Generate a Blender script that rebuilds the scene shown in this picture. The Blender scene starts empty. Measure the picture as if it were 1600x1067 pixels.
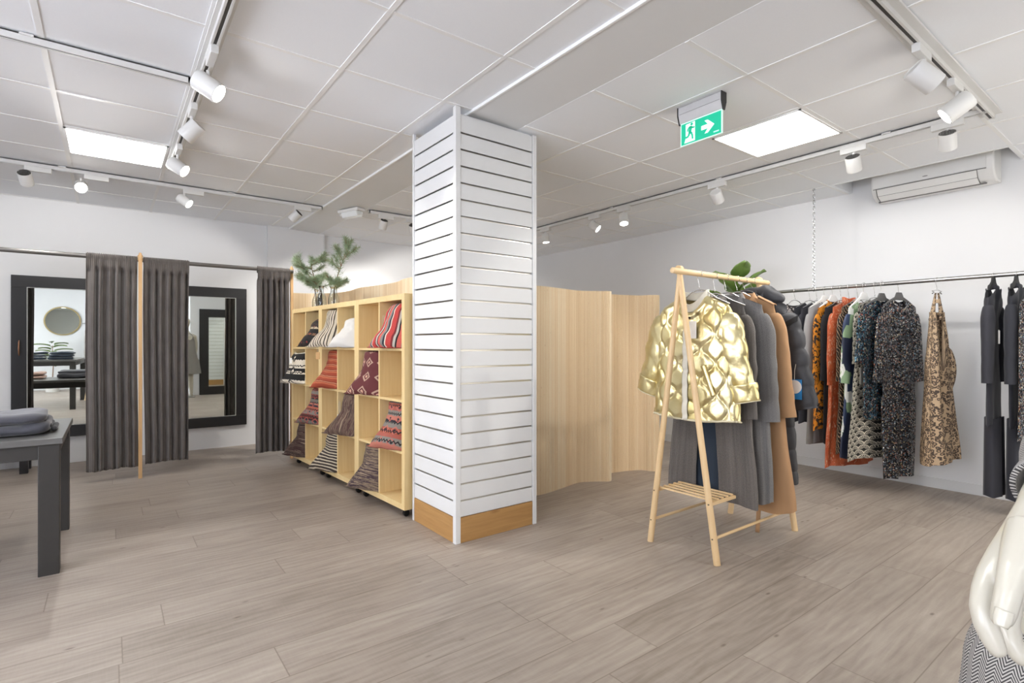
import bpy, bmesh, math, random
from mathutils import Vector, Matrix, Euler, noise

PI = math.pi
COL = bpy.context.scene.collection
sc = bpy.context.scene

# ------------------------------------------------------------------ geometry
class MB:
    """collects verts / faces / uvs and links them as ONE mesh object"""
    def __init__(s):
        s.v = []; s.f = []; s.uv = []          # uv: one list per face or None
    def add(s, vs, fs, uvs=None):
        o = len(s.v)
        s.v += [tuple(v) for v in vs]
        for i, f in enumerate(fs):
            s.f.append([a + o for a in f]); s.uv.append(uvs[i] if uvs else None)
    def box(s, x0, x1, y0, y1, z0, z1, M=None):
        if x0 > x1: x0, x1 = x1, x0
        if y0 > y1: y0, y1 = y1, y0
        if z0 > z1: z0, z1 = z1, z0
        vs = [Vector(p) for p in ((x0,y0,z0),(x1,y0,z0),(x1,y1,z0),(x0,y1,z0),(x0,y0,z1),(x1,y0,z1),(x1,y1,z1),(x0,y1,z1))]
        if M is not None: vs = [M @ v for v in vs]
        s.add(vs, [(0,3,2,1),(4,5,6,7),(0,1,5,4),(1,2,6,5),(2,3,7,6),(3,0,4,7)])
        return s
    def cyl(s, p0, p1, r0, r1=None, n=20, caps=True):
        r1 = r0 if r1 is None else r1
        p0 = Vector(p0); p1 = Vector(p1); d = (p1 - p0).normalized()
        a = d.orthogonal().normalized(); b = d.cross(a)
        vs = []
        for p, r in ((p0, r0), (p1, r1)):
            for i in range(n):
                t = 2*PI*i/n; vs.append(p + a*(r*math.cos(t)) + b*(r*math.sin(t)))
        fs = [(i, (i+1) % n, n+(i+1) % n, n+i) for i in range(n)]
        if caps: fs += [tuple(reversed(range(n))), tuple(range(n, 2*n))]
        s.add(vs, fs); return s
    def tube(s, pts, rad, n=10, caps=True, closed=False, flat=1.0):
        pts = [Vector(p) for p in pts]; m = len(pts)
        rs = rad if isinstance(rad, (list, tuple)) else [rad]*m
        vs = []; up = None
        for i, p in enumerate(pts):
            if closed: d = (pts[(i+1) % m] - pts[i-1]).normalized()
            else: d = (pts[min(i+1, m-1)] - pts[max(i-1, 0)]).normalized()
            if up is None: up = d.orthogonal().normalized()
            up = (up - d*up.dot(d))
            up = up.normalized() if up.length > 1e-6 else d.orthogonal().normalized()
            b = d.cross(up)
            for k in range(n):
                t = 2*PI*k/n; vs.append(p + up*(rs[i]*math.cos(t)) + b*(rs[i]*flat*math.sin(t)))
        fs = []
        for i in range(m if closed else m-1):
            j = (i+1) % m
            for k in range(n):
                fs.append((i*n+k, i*n+(k+1) % n, j*n+(k+1) % n, j*n+k))
        if caps and not closed: fs += [tuple(reversed(range(n))), tuple(range((m-1)*n, m*n))]
        s.add(vs, fs); return s
    def lathe(s, prof, c=(0,0,0), n=24, caps=True, M=None):
        vs = []; m = len(prof); c = Vector(c)
        for r, z in prof:
            for k in range(n):
                t = 2*PI*k/n; v = Vector((r*math.cos(t), r*math.sin(t), z))
                if M is not None: v = M @ v
                vs.append(c + v)
        fs = [(i*n+k, i*n+(k+1) % n, (i+1)*n+(k+1) % n, (i+1)*n+k) for i in range(m-1) for k in range(n)]
        if caps: fs += [tuple(reversed(range(n))), tuple(range((m-1)*n, m*n))]
        s.add(vs, fs); return s
    def surf(s, fn, nu, nv, closeu=False, uvfn=None, flip=False):
        """fn(i/nu, j/nv) -> point ; grid"""
        cu = nu if closeu else nu+1
        vs = [fn(i/nu, j/nv) for j in range(nv+1) for i in range(cu)]
        fs = []; uvs = []
        for j in range(nv):
            for i in range(nu):
                a = j*cu+i; b = j*cu+(i+1) % cu; c = (j+1)*cu+(i+1) % cu; d = (j+1)*cu+i
                fs.append((a,d,c,b) if flip else (a,b,c,d))
                if uvfn:
                    q = [uvfn(i/nu, j/nv), uvfn((i+1)/nu, j/nv), uvfn((i+1)/nu, (j+1)/nv), uvfn(i/nu, (j+1)/nv)]
                    uvs.append([q[0],q[3],q[2],q[1]] if flip else q)
        s.add(vs, fs, uvs if uvfn else None); return s
    def prism(s, poly, h0, h1, axis='z', M=None):
        def P(a, b, h):
            v = Vector((a,b,h)) if axis == 'z' else (Vector((h,a,b)) if axis == 'x' else Vector((a,h,b)))
            return M @ v if M is not None else v
        n = len(poly)
        vs = [P(a,b,h0) for a,b in poly] + [P(a,b,h1) for a,b in poly]
        fs = [(i,(i+1)%n,n+(i+1)%n,n+i) for i in range(n)] + [tuple(reversed(range(n))), tuple(range(n,2*n))]
        s.add(vs, fs); return s
    def build(s, name, mat, parent=None, world=False, smooth=None, bevel=0, seg=2, subsurf=0, solid=0, weld=False):
        off = Vector((0,0,0))
        if world and parent is not None:
            q = parent
            while q is not None: off += Vector(q.location); q = q.parent
        me = bpy.data.meshes.new(name)
        me.from_pydata([tuple(Vector(v)-off) for v in s.v], [], s.f)
        if any(u is not None for u in s.uv):
            L = me.uv_layers.new(name='UVMap'); k = 0
            for f, u in zip(s.f, s.uv):
                for a in range(len(f)):
                    if u is not None: L.data[k].uv = u[a]
                    k += 1
        bm = bmesh.new(); bm.from_mesh(me)
        if weld: bmesh.ops.remove_doubles(bm, verts=bm.verts, dist=1e-5)
        bmesh.ops.recalc_face_normals(bm, faces=bm.faces)
        bm.to_mesh(me); bm.free()
        me.materials.append(mat)
        if smooth is not None:
            for p in me.polygons: p.use_smooth = True
            if smooth < 180: me.set_sharp_from_angle(angle=math.radians(smooth))
        o = bpy.data.objects.new(name, me); COL.objects.link(o)
        if parent is not None: o.parent = parent
        if solid:
            m = o.modifiers.new('solid', 'SOLIDIFY'); m.thickness = solid; m.offset = 0
        if bevel:
            m = o.modifiers.new('bevel', 'BEVEL'); m.width = bevel; m.segments = seg; m.limit_method = 'ANGLE'; m.angle_limit = math.radians(40)
        if subsurf:
            m = o.modifiers.new('sub', 'SUBSURF'); m.levels = subsurf; m.render_levels = subsurf
        return o

def tag(o, label=None, cat=None, group=None, kind=None):
    if label: o['label'] = label
    if cat: o['category'] = cat
    if group: o['group'] = group
    if kind: o['kind'] = kind
    return o
def thing(name, label, cat, loc=(0,0,0), rz=0, group=None):
    o = bpy.data.objects.new(name, None); COL.objects.link(o)
    o.empty_display_size = .1
    o.location = loc; o.rotation_euler = (0,0,rz)
    return tag(o, label, cat, group)
def struct(name, mb, mat, parent=None, label=None, cat=None, **kw):
    o = mb.build(name, mat, parent, **kw)
    if parent is None: tag(o, label, cat, None, 'structure')
    return o
def copy_tree(o, parent=None):
    c = o.copy(); COL.objects.link(c); c.parent = parent
    for ch in list(o.children): copy_tree(ch, c)
    return c
def sm(a, b, x):
    t = min(1, max(0, (x-a)/(b-a))); return t*t*(3-2*t)
def lerp(a, b, t): return a + (b-a)*t
def interp(tab, x):
    if x <= tab[0][0]: return tab[0][1]
    for (a, va), (b, vb) in zip(tab, tab[1:]):
        if x <= b:
            t = (x-a)/(b-a); t = t*t*(3-2*t); return va+(vb-va)*t
    return tab[-1][1]
def nz(x, y=0, z=0): return noise.noise(Vector((x,y,z)))

# ------------------------------------------------------------------ materials
def lin(c):
    return c/12.92 if c <= .04045 else ((c+.055)/1.055)**2.4
def rgb(h):
    h = h.lstrip('#'); return tuple(lin(int(h[i:i+2],16)/255) for i in (0,2,4)) + (1,)
class N:
    def __init__(s, name):
        s.m = bpy.data.materials.new(name); s.m.use_nodes = True
        s.t = s.m.node_tree; s.b = s.t.nodes['Principled BSDF']
    def nd(s, typ, **kw):
        n = s.t.nodes.new(typ)
        for k, v in kw.items(): setattr(n, k, v)
        return n
    def put(s, sock, v):
        if isinstance(v, bpy.types.NodeSocket): s.t.links.new(v, sock)
        elif v is not None:
            if hasattr(sock.default_value, '__len__') and not hasattr(v, '__len__'): v = (v,)*len(sock.default_value)
            if hasattr(sock.default_value, '__len__') and len(v) != len(sock.default_value): v = tuple(v)[:len(sock.default_value)]
            sock.default_value = v
    def co(s, kind='Object'): return s.nd('ShaderNodeTexCoord').outputs[kind]
    def uv(s): return s.co('UV')
    def mapping(s, v, scale=(1,1,1), loc=(0,0,0), rot=(0,0,0)):
        n = s.nd('ShaderNodeMapping'); s.put(n.inputs['Vector'], v); n.inputs['Scale'].default_value = scale
        n.inputs['Location'].default_value = loc; n.inputs['Rotation'].default_value = rot; return n.outputs[0]
    def math(s, op, a, b=None, c=None):
        n = s.nd('ShaderNodeMath', operation=op); s.put(n.inputs[0], a)
        if b is not None: s.put(n.inputs[1], b)
        if c is not None: s.put(n.inputs[2], c)
        return n.outputs[0]
    def sep(s, v):
        n = s.nd('ShaderNodeSeparateXYZ'); s.put(n.inputs[0], v); return n.outputs
    def comb(s, x=0, y=0, z=0):
        n = s.nd('ShaderNodeCombineXYZ'); s.put(n.inputs[0], x); s.put(n.inputs[1], y); s.put(n.inputs[2], z); return n.outputs[0]
    def noise(s, v, scale=5, detail=2, rough=.5, dist=0, color=False):
        n = s.nd('ShaderNodeTexNoise'); s.put(n.inputs['Vector'], v); s.put(n.inputs['Scale'], scale)
        s.put(n.inputs['Detail'], detail); s.put(n.inputs['Roughness'], rough); s.put(n.inputs['Distortion'], dist)
        return n.outputs['Color' if color else 'Fac']
    def white(s, v, color=False, dim='3D'):
        n = s.nd('ShaderNodeTexWhiteNoise', noise_dimensions=dim); s.put(n.inputs['W' if dim == '1D' else 'Vector'], v); return n.outputs['Color' if color else 'Value']
    def vor(s, v, scale=5, feat='F1', out='Distance', metric='EUCLIDEAN', rand=1):
        n = s.nd('ShaderNodeTexVoronoi', feature=feat)
        if feat not in ('DISTANCE_TO_EDGE', 'N_SPHERE_RADIUS'): n.distance = metric
        s.put(n.inputs['Vector'], v); s.put(n.inputs['Scale'], scale); s.put(n.inputs['Randomness'], rand); return n.outputs[out]
    def wave(s, v, scale=5, dist=0, detail=2, dscale=1, typ='BANDS', dirn='X', prof='SIN'):
        n = s.nd('ShaderNodeTexWave', wave_type=typ, wave_profile=prof)
        if typ == 'BANDS': n.bands_direction = dirn
        s.put(n.inputs['Vector'], v); s.put(n.inputs['Scale'], scale); s.put(n.inputs['Distortion'], dist)
        s.put(n.inputs['Detail'], detail); s.put(n.inputs['Detail Scale'], dscale); return n.outputs['Fac']
    def ramp(s, f, stops, mode='LINEAR'):
        n = s.nd('ShaderNodeValToRGB'); n.color_ramp.interpolation = mode; e = n.color_ramp.elements
        while len(e) < len(stops): e.new(.5)
        for el, (p, c) in zip(e, stops):
            el.position = p; el.color = rgb(c) if isinstance(c, str) else (c if hasattr(c, '__len__') else (c,c,c,1))
        s.put(n.inputs[0], f); return n.outputs[0]
    def mix(s, f, a, b, mode='MIX'):
        n = s.nd('ShaderNodeMix', data_type='RGBA', blend_type=mode)
        s.put(n.inputs[0], f)
        for i, v in ((6,a),(7,b)): s.put(n.inputs[i], rgb(v) if isinstance(v, str) else v)
        return n.outputs[2]
    def step(s, a, edge, soft=.02):
        n = s.nd('ShaderNodeMapRange', interpolation_type='SMOOTHSTEP'); s.put(n.inputs[0], a)
        n.inputs[1].default_value = edge-soft; n.inputs[2].default_value = edge+soft; return n.outputs[0]
    def bump(s, h, strength=.3, dist=.002):
        n = s.nd('ShaderNodeBump'); s.put(n.inputs['Height'], h); n.inputs['Strength'].default_value = strength
        n.inputs['Distance'].default_value = dist; s.t.links.new(n.outputs[0], s.b.inputs['Normal'])
    def out(s, col=None, rough=.5, metal=0, spec=None, sheen=0, coat=0):
        if col is not None: s.put(s.b.inputs['Base Color'], rgb(col) if isinstance(col, str) else col)
        s.put(s.b.inputs['Roughness'], rough); s.put(s.b.inputs['Metallic'], metal)
        if spec is not None: s.put(s.b.inputs['Specular IOR Level'], spec)
        if sheen: s.b.inputs['Sheen Weight'].default_value = sheen; s.b.inputs['Sheen Roughness'].default_value = .4
        if coat: s.b.inputs['Coat Weight'].default_value = coat
        return s.m
def plain(name, col, rough=.5, metal=0, var=.05, scale=30, bump=0, **kw):
    n = N(name); c = n.co()
    f = n.noise(c, scale, 3)
    base = rgb(col)
    hi = tuple(min(1, x*(1+var)) for x in base[:3]) + (1,); lo = tuple(x*(1-var) for x in base[:3]) + (1,)
    colr = n.mix(f, lo, hi)
    if bump: n.bump(f, bump)
    return n.out(colr, rough, metal, **kw)
def emit(name, col, strength):
    n = N(name); n.b.inputs['Emission Color'].default_value = rgb(col); n.b.inputs['Emission Strength'].default_value = strength
    return n.out(col, .6)
def wood(name, light, dark, axis='z', scale=1.0, rough=.45, knots=False, ring=14):
    n = N(name); c = n.co()
    st = {'x': (.06,1,1), 'y': (1,.06,1), 'z': (1,1,.06)}[axis]
    v = n.mapping(c, tuple(q*scale for q in st))
    g = n.noise(v, 55, 4, .6); w = n.noise(v, ring, 3, .55, 1.2)
    f = n.math('ADD', n.math('MULTIPLY', g, .45), n.math('MULTIPLY', w, .55))
    col = n.ramp(f, [(.3, dark), (.68, light)])
    if knots:
        kv = n.mapping(c, tuple((.35 if q < 1 else 1)*scale for q in st))
        k = n.vor(kv, 5.5); col = n.mix(n.math('MULTIPLY', n.math('SUBTRACT', 1, n.step(k, .085, .05)), .8), col, '#6b3d16')
    n.bump(g, .08, .001)
    return n.out(col, rough)
# ------------------------------------------------------------------ shared materials
WHITE = plain('white_paint', '#dbdbda', .55, var=.015, scale=8)
WALLP = plain('wall_plaster', '#e1e1e1', .75, var=.025, scale=2.2, bump=.03)
CEILT = plain('ceiling_tile_white', '#eff1f4', .9, var=.02, scale=160, bump=.06)
TBAR = plain('ceiling_bar_white', '#efefee', .5, var=.01)
WMETAL = plain('white_lamp_metal', '#d6d5d2', .4, var=.01)
WPLAS = plain('white_plastic', '#e4e3e0', .35, var=.01)
BLACK = plain('black_plastic', '#1c1b1b', .45)
DSLOT = plain('track_slot_dark', '#3a3835', .5)
STEEL = plain('brushed_steel', '#a9a8a6', .3, 1, var=.08, scale=60)
CHROME = plain('chrome', '#dedede', .14, 1, var=.02)
ALU = plain('aluminium_insert', '#b9b5ae', .28, 1, var=.05)
RODM = plain('grey_rod_metal', '#7e7b78', .38, .8, var=.1, scale=40)
BIRCH = wood('birch_veneer', '#e6cd98', '#d8b981', 'z', 1.0, .5, ring=6)
BIRCHH = wood('birch_veneer_level', '#e6cd98', '#d8b981', 'y', 1.0, .5, ring=6)
PINE = wood('oiled_pine', '#bd935c', '#9c7140', 'x', 1.1, .5, True, ring=9)
PINEY = wood('oiled_pine_side', '#bd935c', '#9c7140', 'y', 1.1, .5, True, ring=9)
BEECH = wood('pale_beech', '#e4c79b', '#d6b484', 'z', 1.2, .42, ring=12)
BEECHX = wood('pale_beech_rail', '#e9cda2', '#d8b683', 'x', 1.2, .42, ring=12)
POSTW = wood('larch_post', '#d8b483', '#bb9060', 'z', 1.4, .55, ring=16)
DARKT = plain('dark_grey_laminate', '#32302e', .42, var=.08, scale=40)
DARKTOP = plain('dark_grey_table_top', '#605f5d', .33, var=.05, scale=30)
MFRAME = plain('black_brown_frame', '#222122', .38, var=.1, scale=60)
COPPER = plain('copper_pull', '#b98a6c', .3, 1)
GREYCL = plain('slate_knit', '#46464d', .9, var=.12, scale=220, bump=.15, sheen=.3)
def _mirror():
    n = N('mirror_glass'); return n.out('#e4e8e2', .012, 1)
MIRROR = _mirror()
def _glass():
    n = N('clear_glass'); n.b.inputs['Transmission Weight'].default_value = 1; n.b.inputs['IOR'].default_value = 1.45
    return n.out('#f4f8f6', .02)
GLASS = _glass()
PANEL = emit('panel_diffuser', '#fffefb', 13)
LENS = emit('spot_lens', '#fffaf0', 40)
LENSX = emit('spot_lens_soft', '#fffaf0', 6)

def _floor():
    n = N('floor_planks'); c = n.co(); s = n.sep(c); x, y = s[0], s[1]
    W, L = .228, 1.38
    row = n.math('FLOOR', n.math('DIVIDE', n.math('ADD', y, .044), W))
    off = n.math('MULTIPLY', n.white(n.comb(row, 3.3, 0)), L)
    xs = n.math('DIVIDE', n.math('ADD', x, off), L)
    colm = n.math('FLOOR', xs)
    pid = n.comb(row, colm, 0)
    r = n.white(pid); r2 = n.white(n.comb(row, colm, 9.7))
    shift = n.comb(n.math('MULTIPLY', r, 37), n.math('MULTIPLY', r2, 23), 0)
    va = n.nd('ShaderNodeVectorMath', operation='ADD'); n.put(va.inputs[0], c); n.put(va.inputs[1], shift)
    v = va.outputs[0]
    g = n.noise(n.mapping(v, (1.0, 9, 1)), 3.0, 5, .60, .9)          # long grain
    fine = n.noise(n.mapping(v, (6, 110, 1)), 2.5, 3, .6)
    cloud = n.noise(n.mapping(v, (1.2, 3.2, 1)), 1.3, 3, .55)
    wv = n.wave(n.mapping(v, (.35, 1.9, 1)), 4.2, 9, 2, 1.3, 'BANDS', 'Y')
    saw = n.noise(n.mapping(v, (60, 5, 1)), 2, 1, .5)
    f = n.math('ADD', n.math('MULTIPLY', g, .40), n.math('ADD', n.math('MULTIPLY', cloud, .28), n.math('ADD', n.math('MULTIPLY', fine, .07), n.math('ADD', n.math('MULTIPLY', wv, .055), n.math('MULTIPLY', saw, .05)))))
    f = n.math('ADD', f, n.math('MULTIPLY', n.math('SUBTRACT', r, .5), .1))
    col = n.ramp(f, [(.22, '#7b7065'), (.40, '#9a8e83'), (.53, '#a99e92'), (.74, '#c2b8ad')])
    # knots
    k = n.vor(n.mapping(v, (1.0, 2.4, 1)), 3.4)
    km = n.math('SUBTRACT', 1, n.step(k, .05, .035))
    col = n.mix(n.math('MULTIPLY', km, .7), col, '#5f5248')
    fy = n.math('FRACT', n.math('DIVIDE', n.math('ADD', y, .044), W)); fx = n.math('FRACT', xs)
    ey = n.math('MINIMUM', fy, n.math('SUBTRACT', 1, fy)); ex = n.math('MULTIPLY', n.math('MINIMUM', fx, n.math('SUBTRACT', 1, fx)), L/W)
    e = n.math('MINIMUM', ey, ex)
    line = n.math('SUBTRACT', 1, n.step(e, .009, .007))
    col = n.mix(n.math('MULTIPLY', line, .55), col, '#64574b')
    n.bump(n.math('SUBTRACT', n.math('MULTIPLY', fine, .12), line), .08, .002)
    return n.out(col, n.math('ADD', .36, n.math('MULTIPLY', g, .16)), spec=.35)
FLOORM = _floor()
def _bamboo():
    n = N('bamboo_slats'); uv = n.uv(); s = n.sep(uv)
    pid = n.math('FLOOR', n.math('DIVIDE', s[0], .0125))
    r = n.white(n.comb(pid, 2, 0)); big = n.white(n.comb(n.math('FLOOR', n.math('DIVIDE', s[0], .155)), 7, 0))
    g = n.noise(n.mapping(uv, (160, 3, 1)), 1, 3, .6)
    spots = n.vor(n.mapping(uv, (60, 9, 1)), 1.0)
    f = n.math('ADD', n.math('MULTIPLY', r, .35), n.math('ADD', n.math('MULTIPLY', g, .35), n.math('MULTIPLY', big, .3)))
    col = n.ramp(f, [(.2, '#dcc097'), (.5, '#e8d0ab'), (.8, '#f0dfc1')])
    col = n.mix(n.math('MULTIPLY', n.math('SUBTRACT', 1, n.step(spots, .07, .03)), .5), col, '#b98d5a')
    return n.out(col, .5)
BAMBOO = _bamboo()
def _velvet():
    n = N('charcoal_velvet'); uv = n.uv()
    f = n.noise(n.mapping(uv, (5, 3, 1)), 2, 3, .5)
    g = n.noise(n.mapping(uv, (400, 400, 1)), 1, 2)
    col = n.ramp(n.math('ADD', n.math('MULTIPLY', f, .7), n.math('MULTIPLY', g, .3)), [(.3, '#504a47'), (.7, '#69625d')])
    return n.out(col, .95, sheen=.35)
VELVET = _velvet()

# ---- garment cloths (UV in metres: u around the body, v = height)
def cloth_plain(name, col, var=.1, scale=260, rough=.9, sheen=.15, bump=.12):
    n = N(name); uv = n.uv(); f = n.noise(uv, scale, 3); w = n.noise(uv, 7, 2)
    b = rgb(col); lo = tuple(q*(1-var) for q in b[:3])+(1,); hi = tuple(min(1,q*(1+var)) for q in b[:3])+(1,)
    c = n.mix(n.math('ADD', n.math('MULTIPLY', f, .7), n.math('MULTIPLY', w, .3)), lo, hi)
    n.bump(f, bump, .001)
    return n.out(c, rough, sheen=sheen)
def cloth_tweed(name, dark, light, stripe=.012, zig=.012):
    n = N(name); uv = n.uv(); s = n.sep(uv)
    z = n.math('ABSOLUTE', n.math('SUBTRACT', n.math('FRACT', n.math('DIVIDE', s[0], stripe*2)), .5))
    d = n.math('FRACT', n.math('ADD', n.math('DIVIDE', s[1], zig*.6), n.math('MULTIPLY', z, 4)))
    t = n.step(d, .5, .18)
    f = n.noise(uv, 150, 4, .7)
    st = n.noise(n.mapping(uv, (46, 1.2, 1)), 1.3, 3)
    m = n.math('ADD', n.math('MULTIPLY', t, .38), n.math('ADD', n.math('MULTIPLY', f, .32), n.math('MULTIPLY', st, .42)))
    n.bump(f, .2, .001)
    return n.out(n.ramp(m, [(.36, dark), (.74, light)]), .95, sheen=.2)
def cloth_herring(name):
    n = N(name); uv = n.uv(); s = n.sep(uv)
    z = n.math('ABSOLUTE', n.math('SUBTRACT', n.math('FRACT', n.math('DIVIDE', s[0], .026)), .5))
    d = n.math('FRACT', n.math('ADD', n.math('DIVIDE', s[1], .0045), n.math('MULTIPLY', z, 5)))
    t = n.step(d, .5, .15); f = n.noise(uv, 500, 3)
    n.bump(t, .3, .001)
    return n.out(n.ramp(n.math('ADD', n.math('MULTIPLY', t, .7), n.math('MULTIPLY', f, .3)), [(.2, '#3c3a3b'), (.8, '#b4b0ab')]), .95)
def cloth_blotch(name, base, blot, scale, thr, scale2=None, third=None, stretch=(1,1,1), dist=1.5):
    n = N(name); uv = n.mapping(n.uv(), stretch)
    f = n.noise(uv, scale, 2, .5, dist)
    c = n.mix(n.step(f, thr, .02), base, blot)
    if third: c = n.mix(n.step(n.noise(uv, scale2, 2, .5, 1), .62, .02), c, third)
    w = n.noise(n.uv(), 300, 2); n.bump(w, .08, .001)
    return n.out(c, .7)
def cloth_lattice(name, base, line, scale, w):
    n = N(name); uv = n.uv(); f = n.noise(uv, 18, 2, color=True)
    v = n.nd('ShaderNodeVectorMath', operation='MULTIPLY_ADD'); n.put(v.inputs[0], f); n.put(v.inputs[1], (.012,.012,0)); n.put(v.inputs[2], uv)
    d = n.vor(v.outputs[0], scale, 'DISTANCE_TO_EDGE', rand=.55)
    d2 = n.vor(v.outputs[0], scale, 'F1', rand=.55)
    c = n.mix(n.step(d, w, .03), line, base)
    c = n.mix(n.math('SUBTRACT', 1, n.step(d2, .16, .04)), c, line)
    return n.out(c, .75)
def cloth_leopard(name):
    n = N(name); uv = n.uv(); f = n.noise(uv, 22, 2, color=True)
    v = n.nd('ShaderNodeVectorMath', operation='MULTIPLY_ADD'); n.put(v.inputs[0], f); n.put(v.inputs[1], (.016,.016,0)); n.put(v.inputs[2], uv)
    d = n.vor(v.outputs[0], 46, 'F1')
    ring = n.math('MULTIPLY', n.step(d, .26, .06), n.math('SUBTRACT', 1, n.step(d, .56, .06)))
    gate = n.step(n.noise(uv, 60, 1), .36, .05)
    m = n.math('MULTIPLY', ring, gate)
    core = n.math('SUBTRACT', 1, n.step(d, .26, .06))
    c = n.mix(n.math('MULTIPLY', core, .45), '#b99f80', '#86694c')
    c = n.mix(m, c, '#43362d')
    return n.out(c, .7)
def cloth_swirl(name):
    n = N(name); uv = n.uv()
    w = n.wave(uv, 16, 6, 2, 1.2, 'BANDS', 'DIAGONAL')
    return n.out(n.mix(n.step(w, .84, .05), '#2c2320', '#c9a988'), .7)
def cloth_scallop(name):
    n = N(name); uv = n.uv(); s = n.sep(uv)
    P = .062
    row = n.math('FLOOR', n.math('DIVIDE', s[1], P*.62))
    fx = n.math('SUBTRACT', n.math('FRACT', n.math('ADD', n.math('DIVIDE', s[0], P), n.math('MULTIPLY', row, .5))), .5)
    fy = n.math('FRACT', n.math('DIVIDE', s[1], P*.62))
    yy = n.math('MULTIPLY', fy, .62)
    r = n.math('SQRT', n.math('ADD', n.math('MULTIPLY', fx, fx), n.math('MULTIPLY', yy, yy)))
    a = n.math('ARCTAN2', yy, fx)
    rays = n.step(n.math('SINE', n.math('MULTIPLY', a, 15)), .35, .25)
    inside = n.math('MULTIPLY', n.step(r, .12, .03), n.math('SUBTRACT', 1, n.step(r, .44, .03)))
    rim = n.math('MULTIPLY', n.step(r, .46, .025), n.math('SUBTRACT', 1, n.step(r, .55, .025)))
    m = n.math('MAXIMUM', n.math('MULTIPLY', rays, inside), rim)
    return n.out(n.mix(m, '#1b1a19', '#ddd6c4'), .75)
def cloth_blocks(name):
    n = N(name); uv = n.uv()
    col = n.vor(n.mapping(uv, (1.0, .55, 1)), 9, 'F1', 'Color', 'CHEBYCHEV')
    f = n.sep(col)[0]; w = n.noise(uv, 9, 3, .5, 2)
    f = n.math('ADD', n.math('MULTIPLY', f, .8), n.math('MULTIPLY', w, .2))
    c = n.ramp(f, [(0, '#2a3146'), (.3, '#2f3850'), (.32, '#8fa986'), (.52, '#a9bf9c'), (.54, '#e4e5e0'), (.68, '#dfe3e4'), (.7, '#5f7f5c'), (.84, '#34415e')], 'CONSTANT')
    return n.out(c, .45)
def cloth_rust(name):
    n = N(name); uv = n.uv()
    a = n.noise(n.mapping(uv, (60, 16, 1), rot=(0,0,.5)), 1, 3, .6, 1.5)
    b = n.noise(uv, 13, 3)
    c = n.mix(n.step(b, .5, .15), '#b9532f', '#cf6a41')
    c = n.mix(n.math('MULTIPLY', n.step(a, .6, .03), .85), c, '#e3c2a3')
    return n.out(c, .6)
def cloth_sequin(name, base, glint_paint, scale=120, hue=.5):
    n = N(name); uv = n.uv()
    col = n.vor(uv, scale, 'F1', 'Color'); s = n.sep(col)
    d = n.vor(uv, scale, 'F1')
    r = s[0]
    c = n.ramp(r, [(0, base[0]), (.26, base[1]), (.5, base[2]), (.70, glint_paint[0]), (.79, glint_paint[1]), (.87, glint_paint[2]), (.93, '#f6f3ee')], 'CONSTANT')  # random sequin tones; the bright cells are glints put into the colour
    c = n.mix(n.step(d, .62, .1), c, '#0b0b0d')
    nm = n.nd('ShaderNodeNormalMap')
    n.put(nm.inputs['Color'], n.mix(.5, col, (.5,.5,1,1))); nm.inputs['Strength'].default_value = .9
    n.t.links.new(nm.outputs[0], n.b.inputs['Normal'])
    return n.out(c, .3, .55)
def _gold():
    n = N('gold_foil_nylon'); uv = n.uv()
    f = n.noise(n.mapping(uv, (16, 34, 1)), 3, 4, .6, .6); w = n.noise(uv, 6, 2)
    n.bump(f, .22, .004)
    return n.out(n.ramp(w, [(.3, '#dcc988'), (.7, '#eadfb4')]), n.math('ADD', .27, n.math('MULTIPLY', f, .1)), .88)
GOLD = _gold()
GOLDTRIM = plain('cream_binding', '#d9cfb0', .8)
PLACKET = plain('cream_placket', '#d8d2c2', .85)
def _nylon(name, col):
    n = N(name); uv = n.uv(); f = n.noise(n.mapping(uv, (12, 30, 1)), 3, 4, .6); n.bump(f, .3, .004)
    return n.out(col, .5, spec=.4, sheen=.15)
PUFFER = _nylon('graphite_nylon', '#38383b')
PUFFERD = _nylon('black_nylon', '#151516')
TWEEDA = cloth_tweed('grey_wool_tweed', '#2b2927', '#837c76')
TWEEDB = cloth_tweed('mid_grey_wool', '#3f3e3d', '#8f8c89', .008, .008)
CAMEL = cloth_plain('camel_wool', '#ac855f', .10)
DENIM = cloth_plain('dark_denim', '#27313d', .15)
NAVY = cloth_plain('navy_knit', '#2b2c33', .18)
CHAR = cloth_plain('charcoal_jersey', '#33333a', .15)
INK = cloth_plain('black_jersey', '#232225', .15)
LGREY = cloth_plain('light_grey_knit', '#a3a2a3', .1, 180)
MGREY = cloth_plain('taupe_knit', '#7f7a76', .1)
HERR = cloth_herring('herringbone_wool')
MONO = cloth_lattice('mono_lattice_print', '#d9d0cb', '#3a3235', 46, .12)
ORANGE = cloth_blotch('orange_floral', '#dd8a22', '#2e2522', 17, .53)
RUST = cloth_rust('rust_print')
SWIRL = cloth_swirl('swirl_print')
SCALL = cloth_scallop('scallop_print')
BLOCKS = cloth_blocks('abstract_block_print')
LEOP = cloth_leopard('leopard_print')
SEQ = cloth_sequin('black_sequins', ('#1a1a1e','#34343a','#5c5c64'), ('#86a0b0','#b87a60','#d6c49c'))
SEQB = cloth_sequin('blue_sequins', ('#161d25','#2c4150','#4a7188'), ('#8cc2da','#c06c54','#ddd0a6'), 105)
CAMO = cloth_blotch('brown_cream_print', '#d8d2c2', '#6d5b40', 26, .5)
PAPER = plain('card_tag', '#efebe4', .8)
KRAFT = plain('kraft_tag', '#c49a68', .85)
BLUETAG = plain('blue_card', '#1d7fc0', .5)
STRING = plain('tag_string', '#d8d0c0', .9)
WHITEH = plain('white_hanger', '#f0efec', .35)
CHARH = plain('flocked_black_hanger', '#2a2a2b', .8)
GREYH = plain('dark_grey_hanger', '#5a5958', .6)
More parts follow.
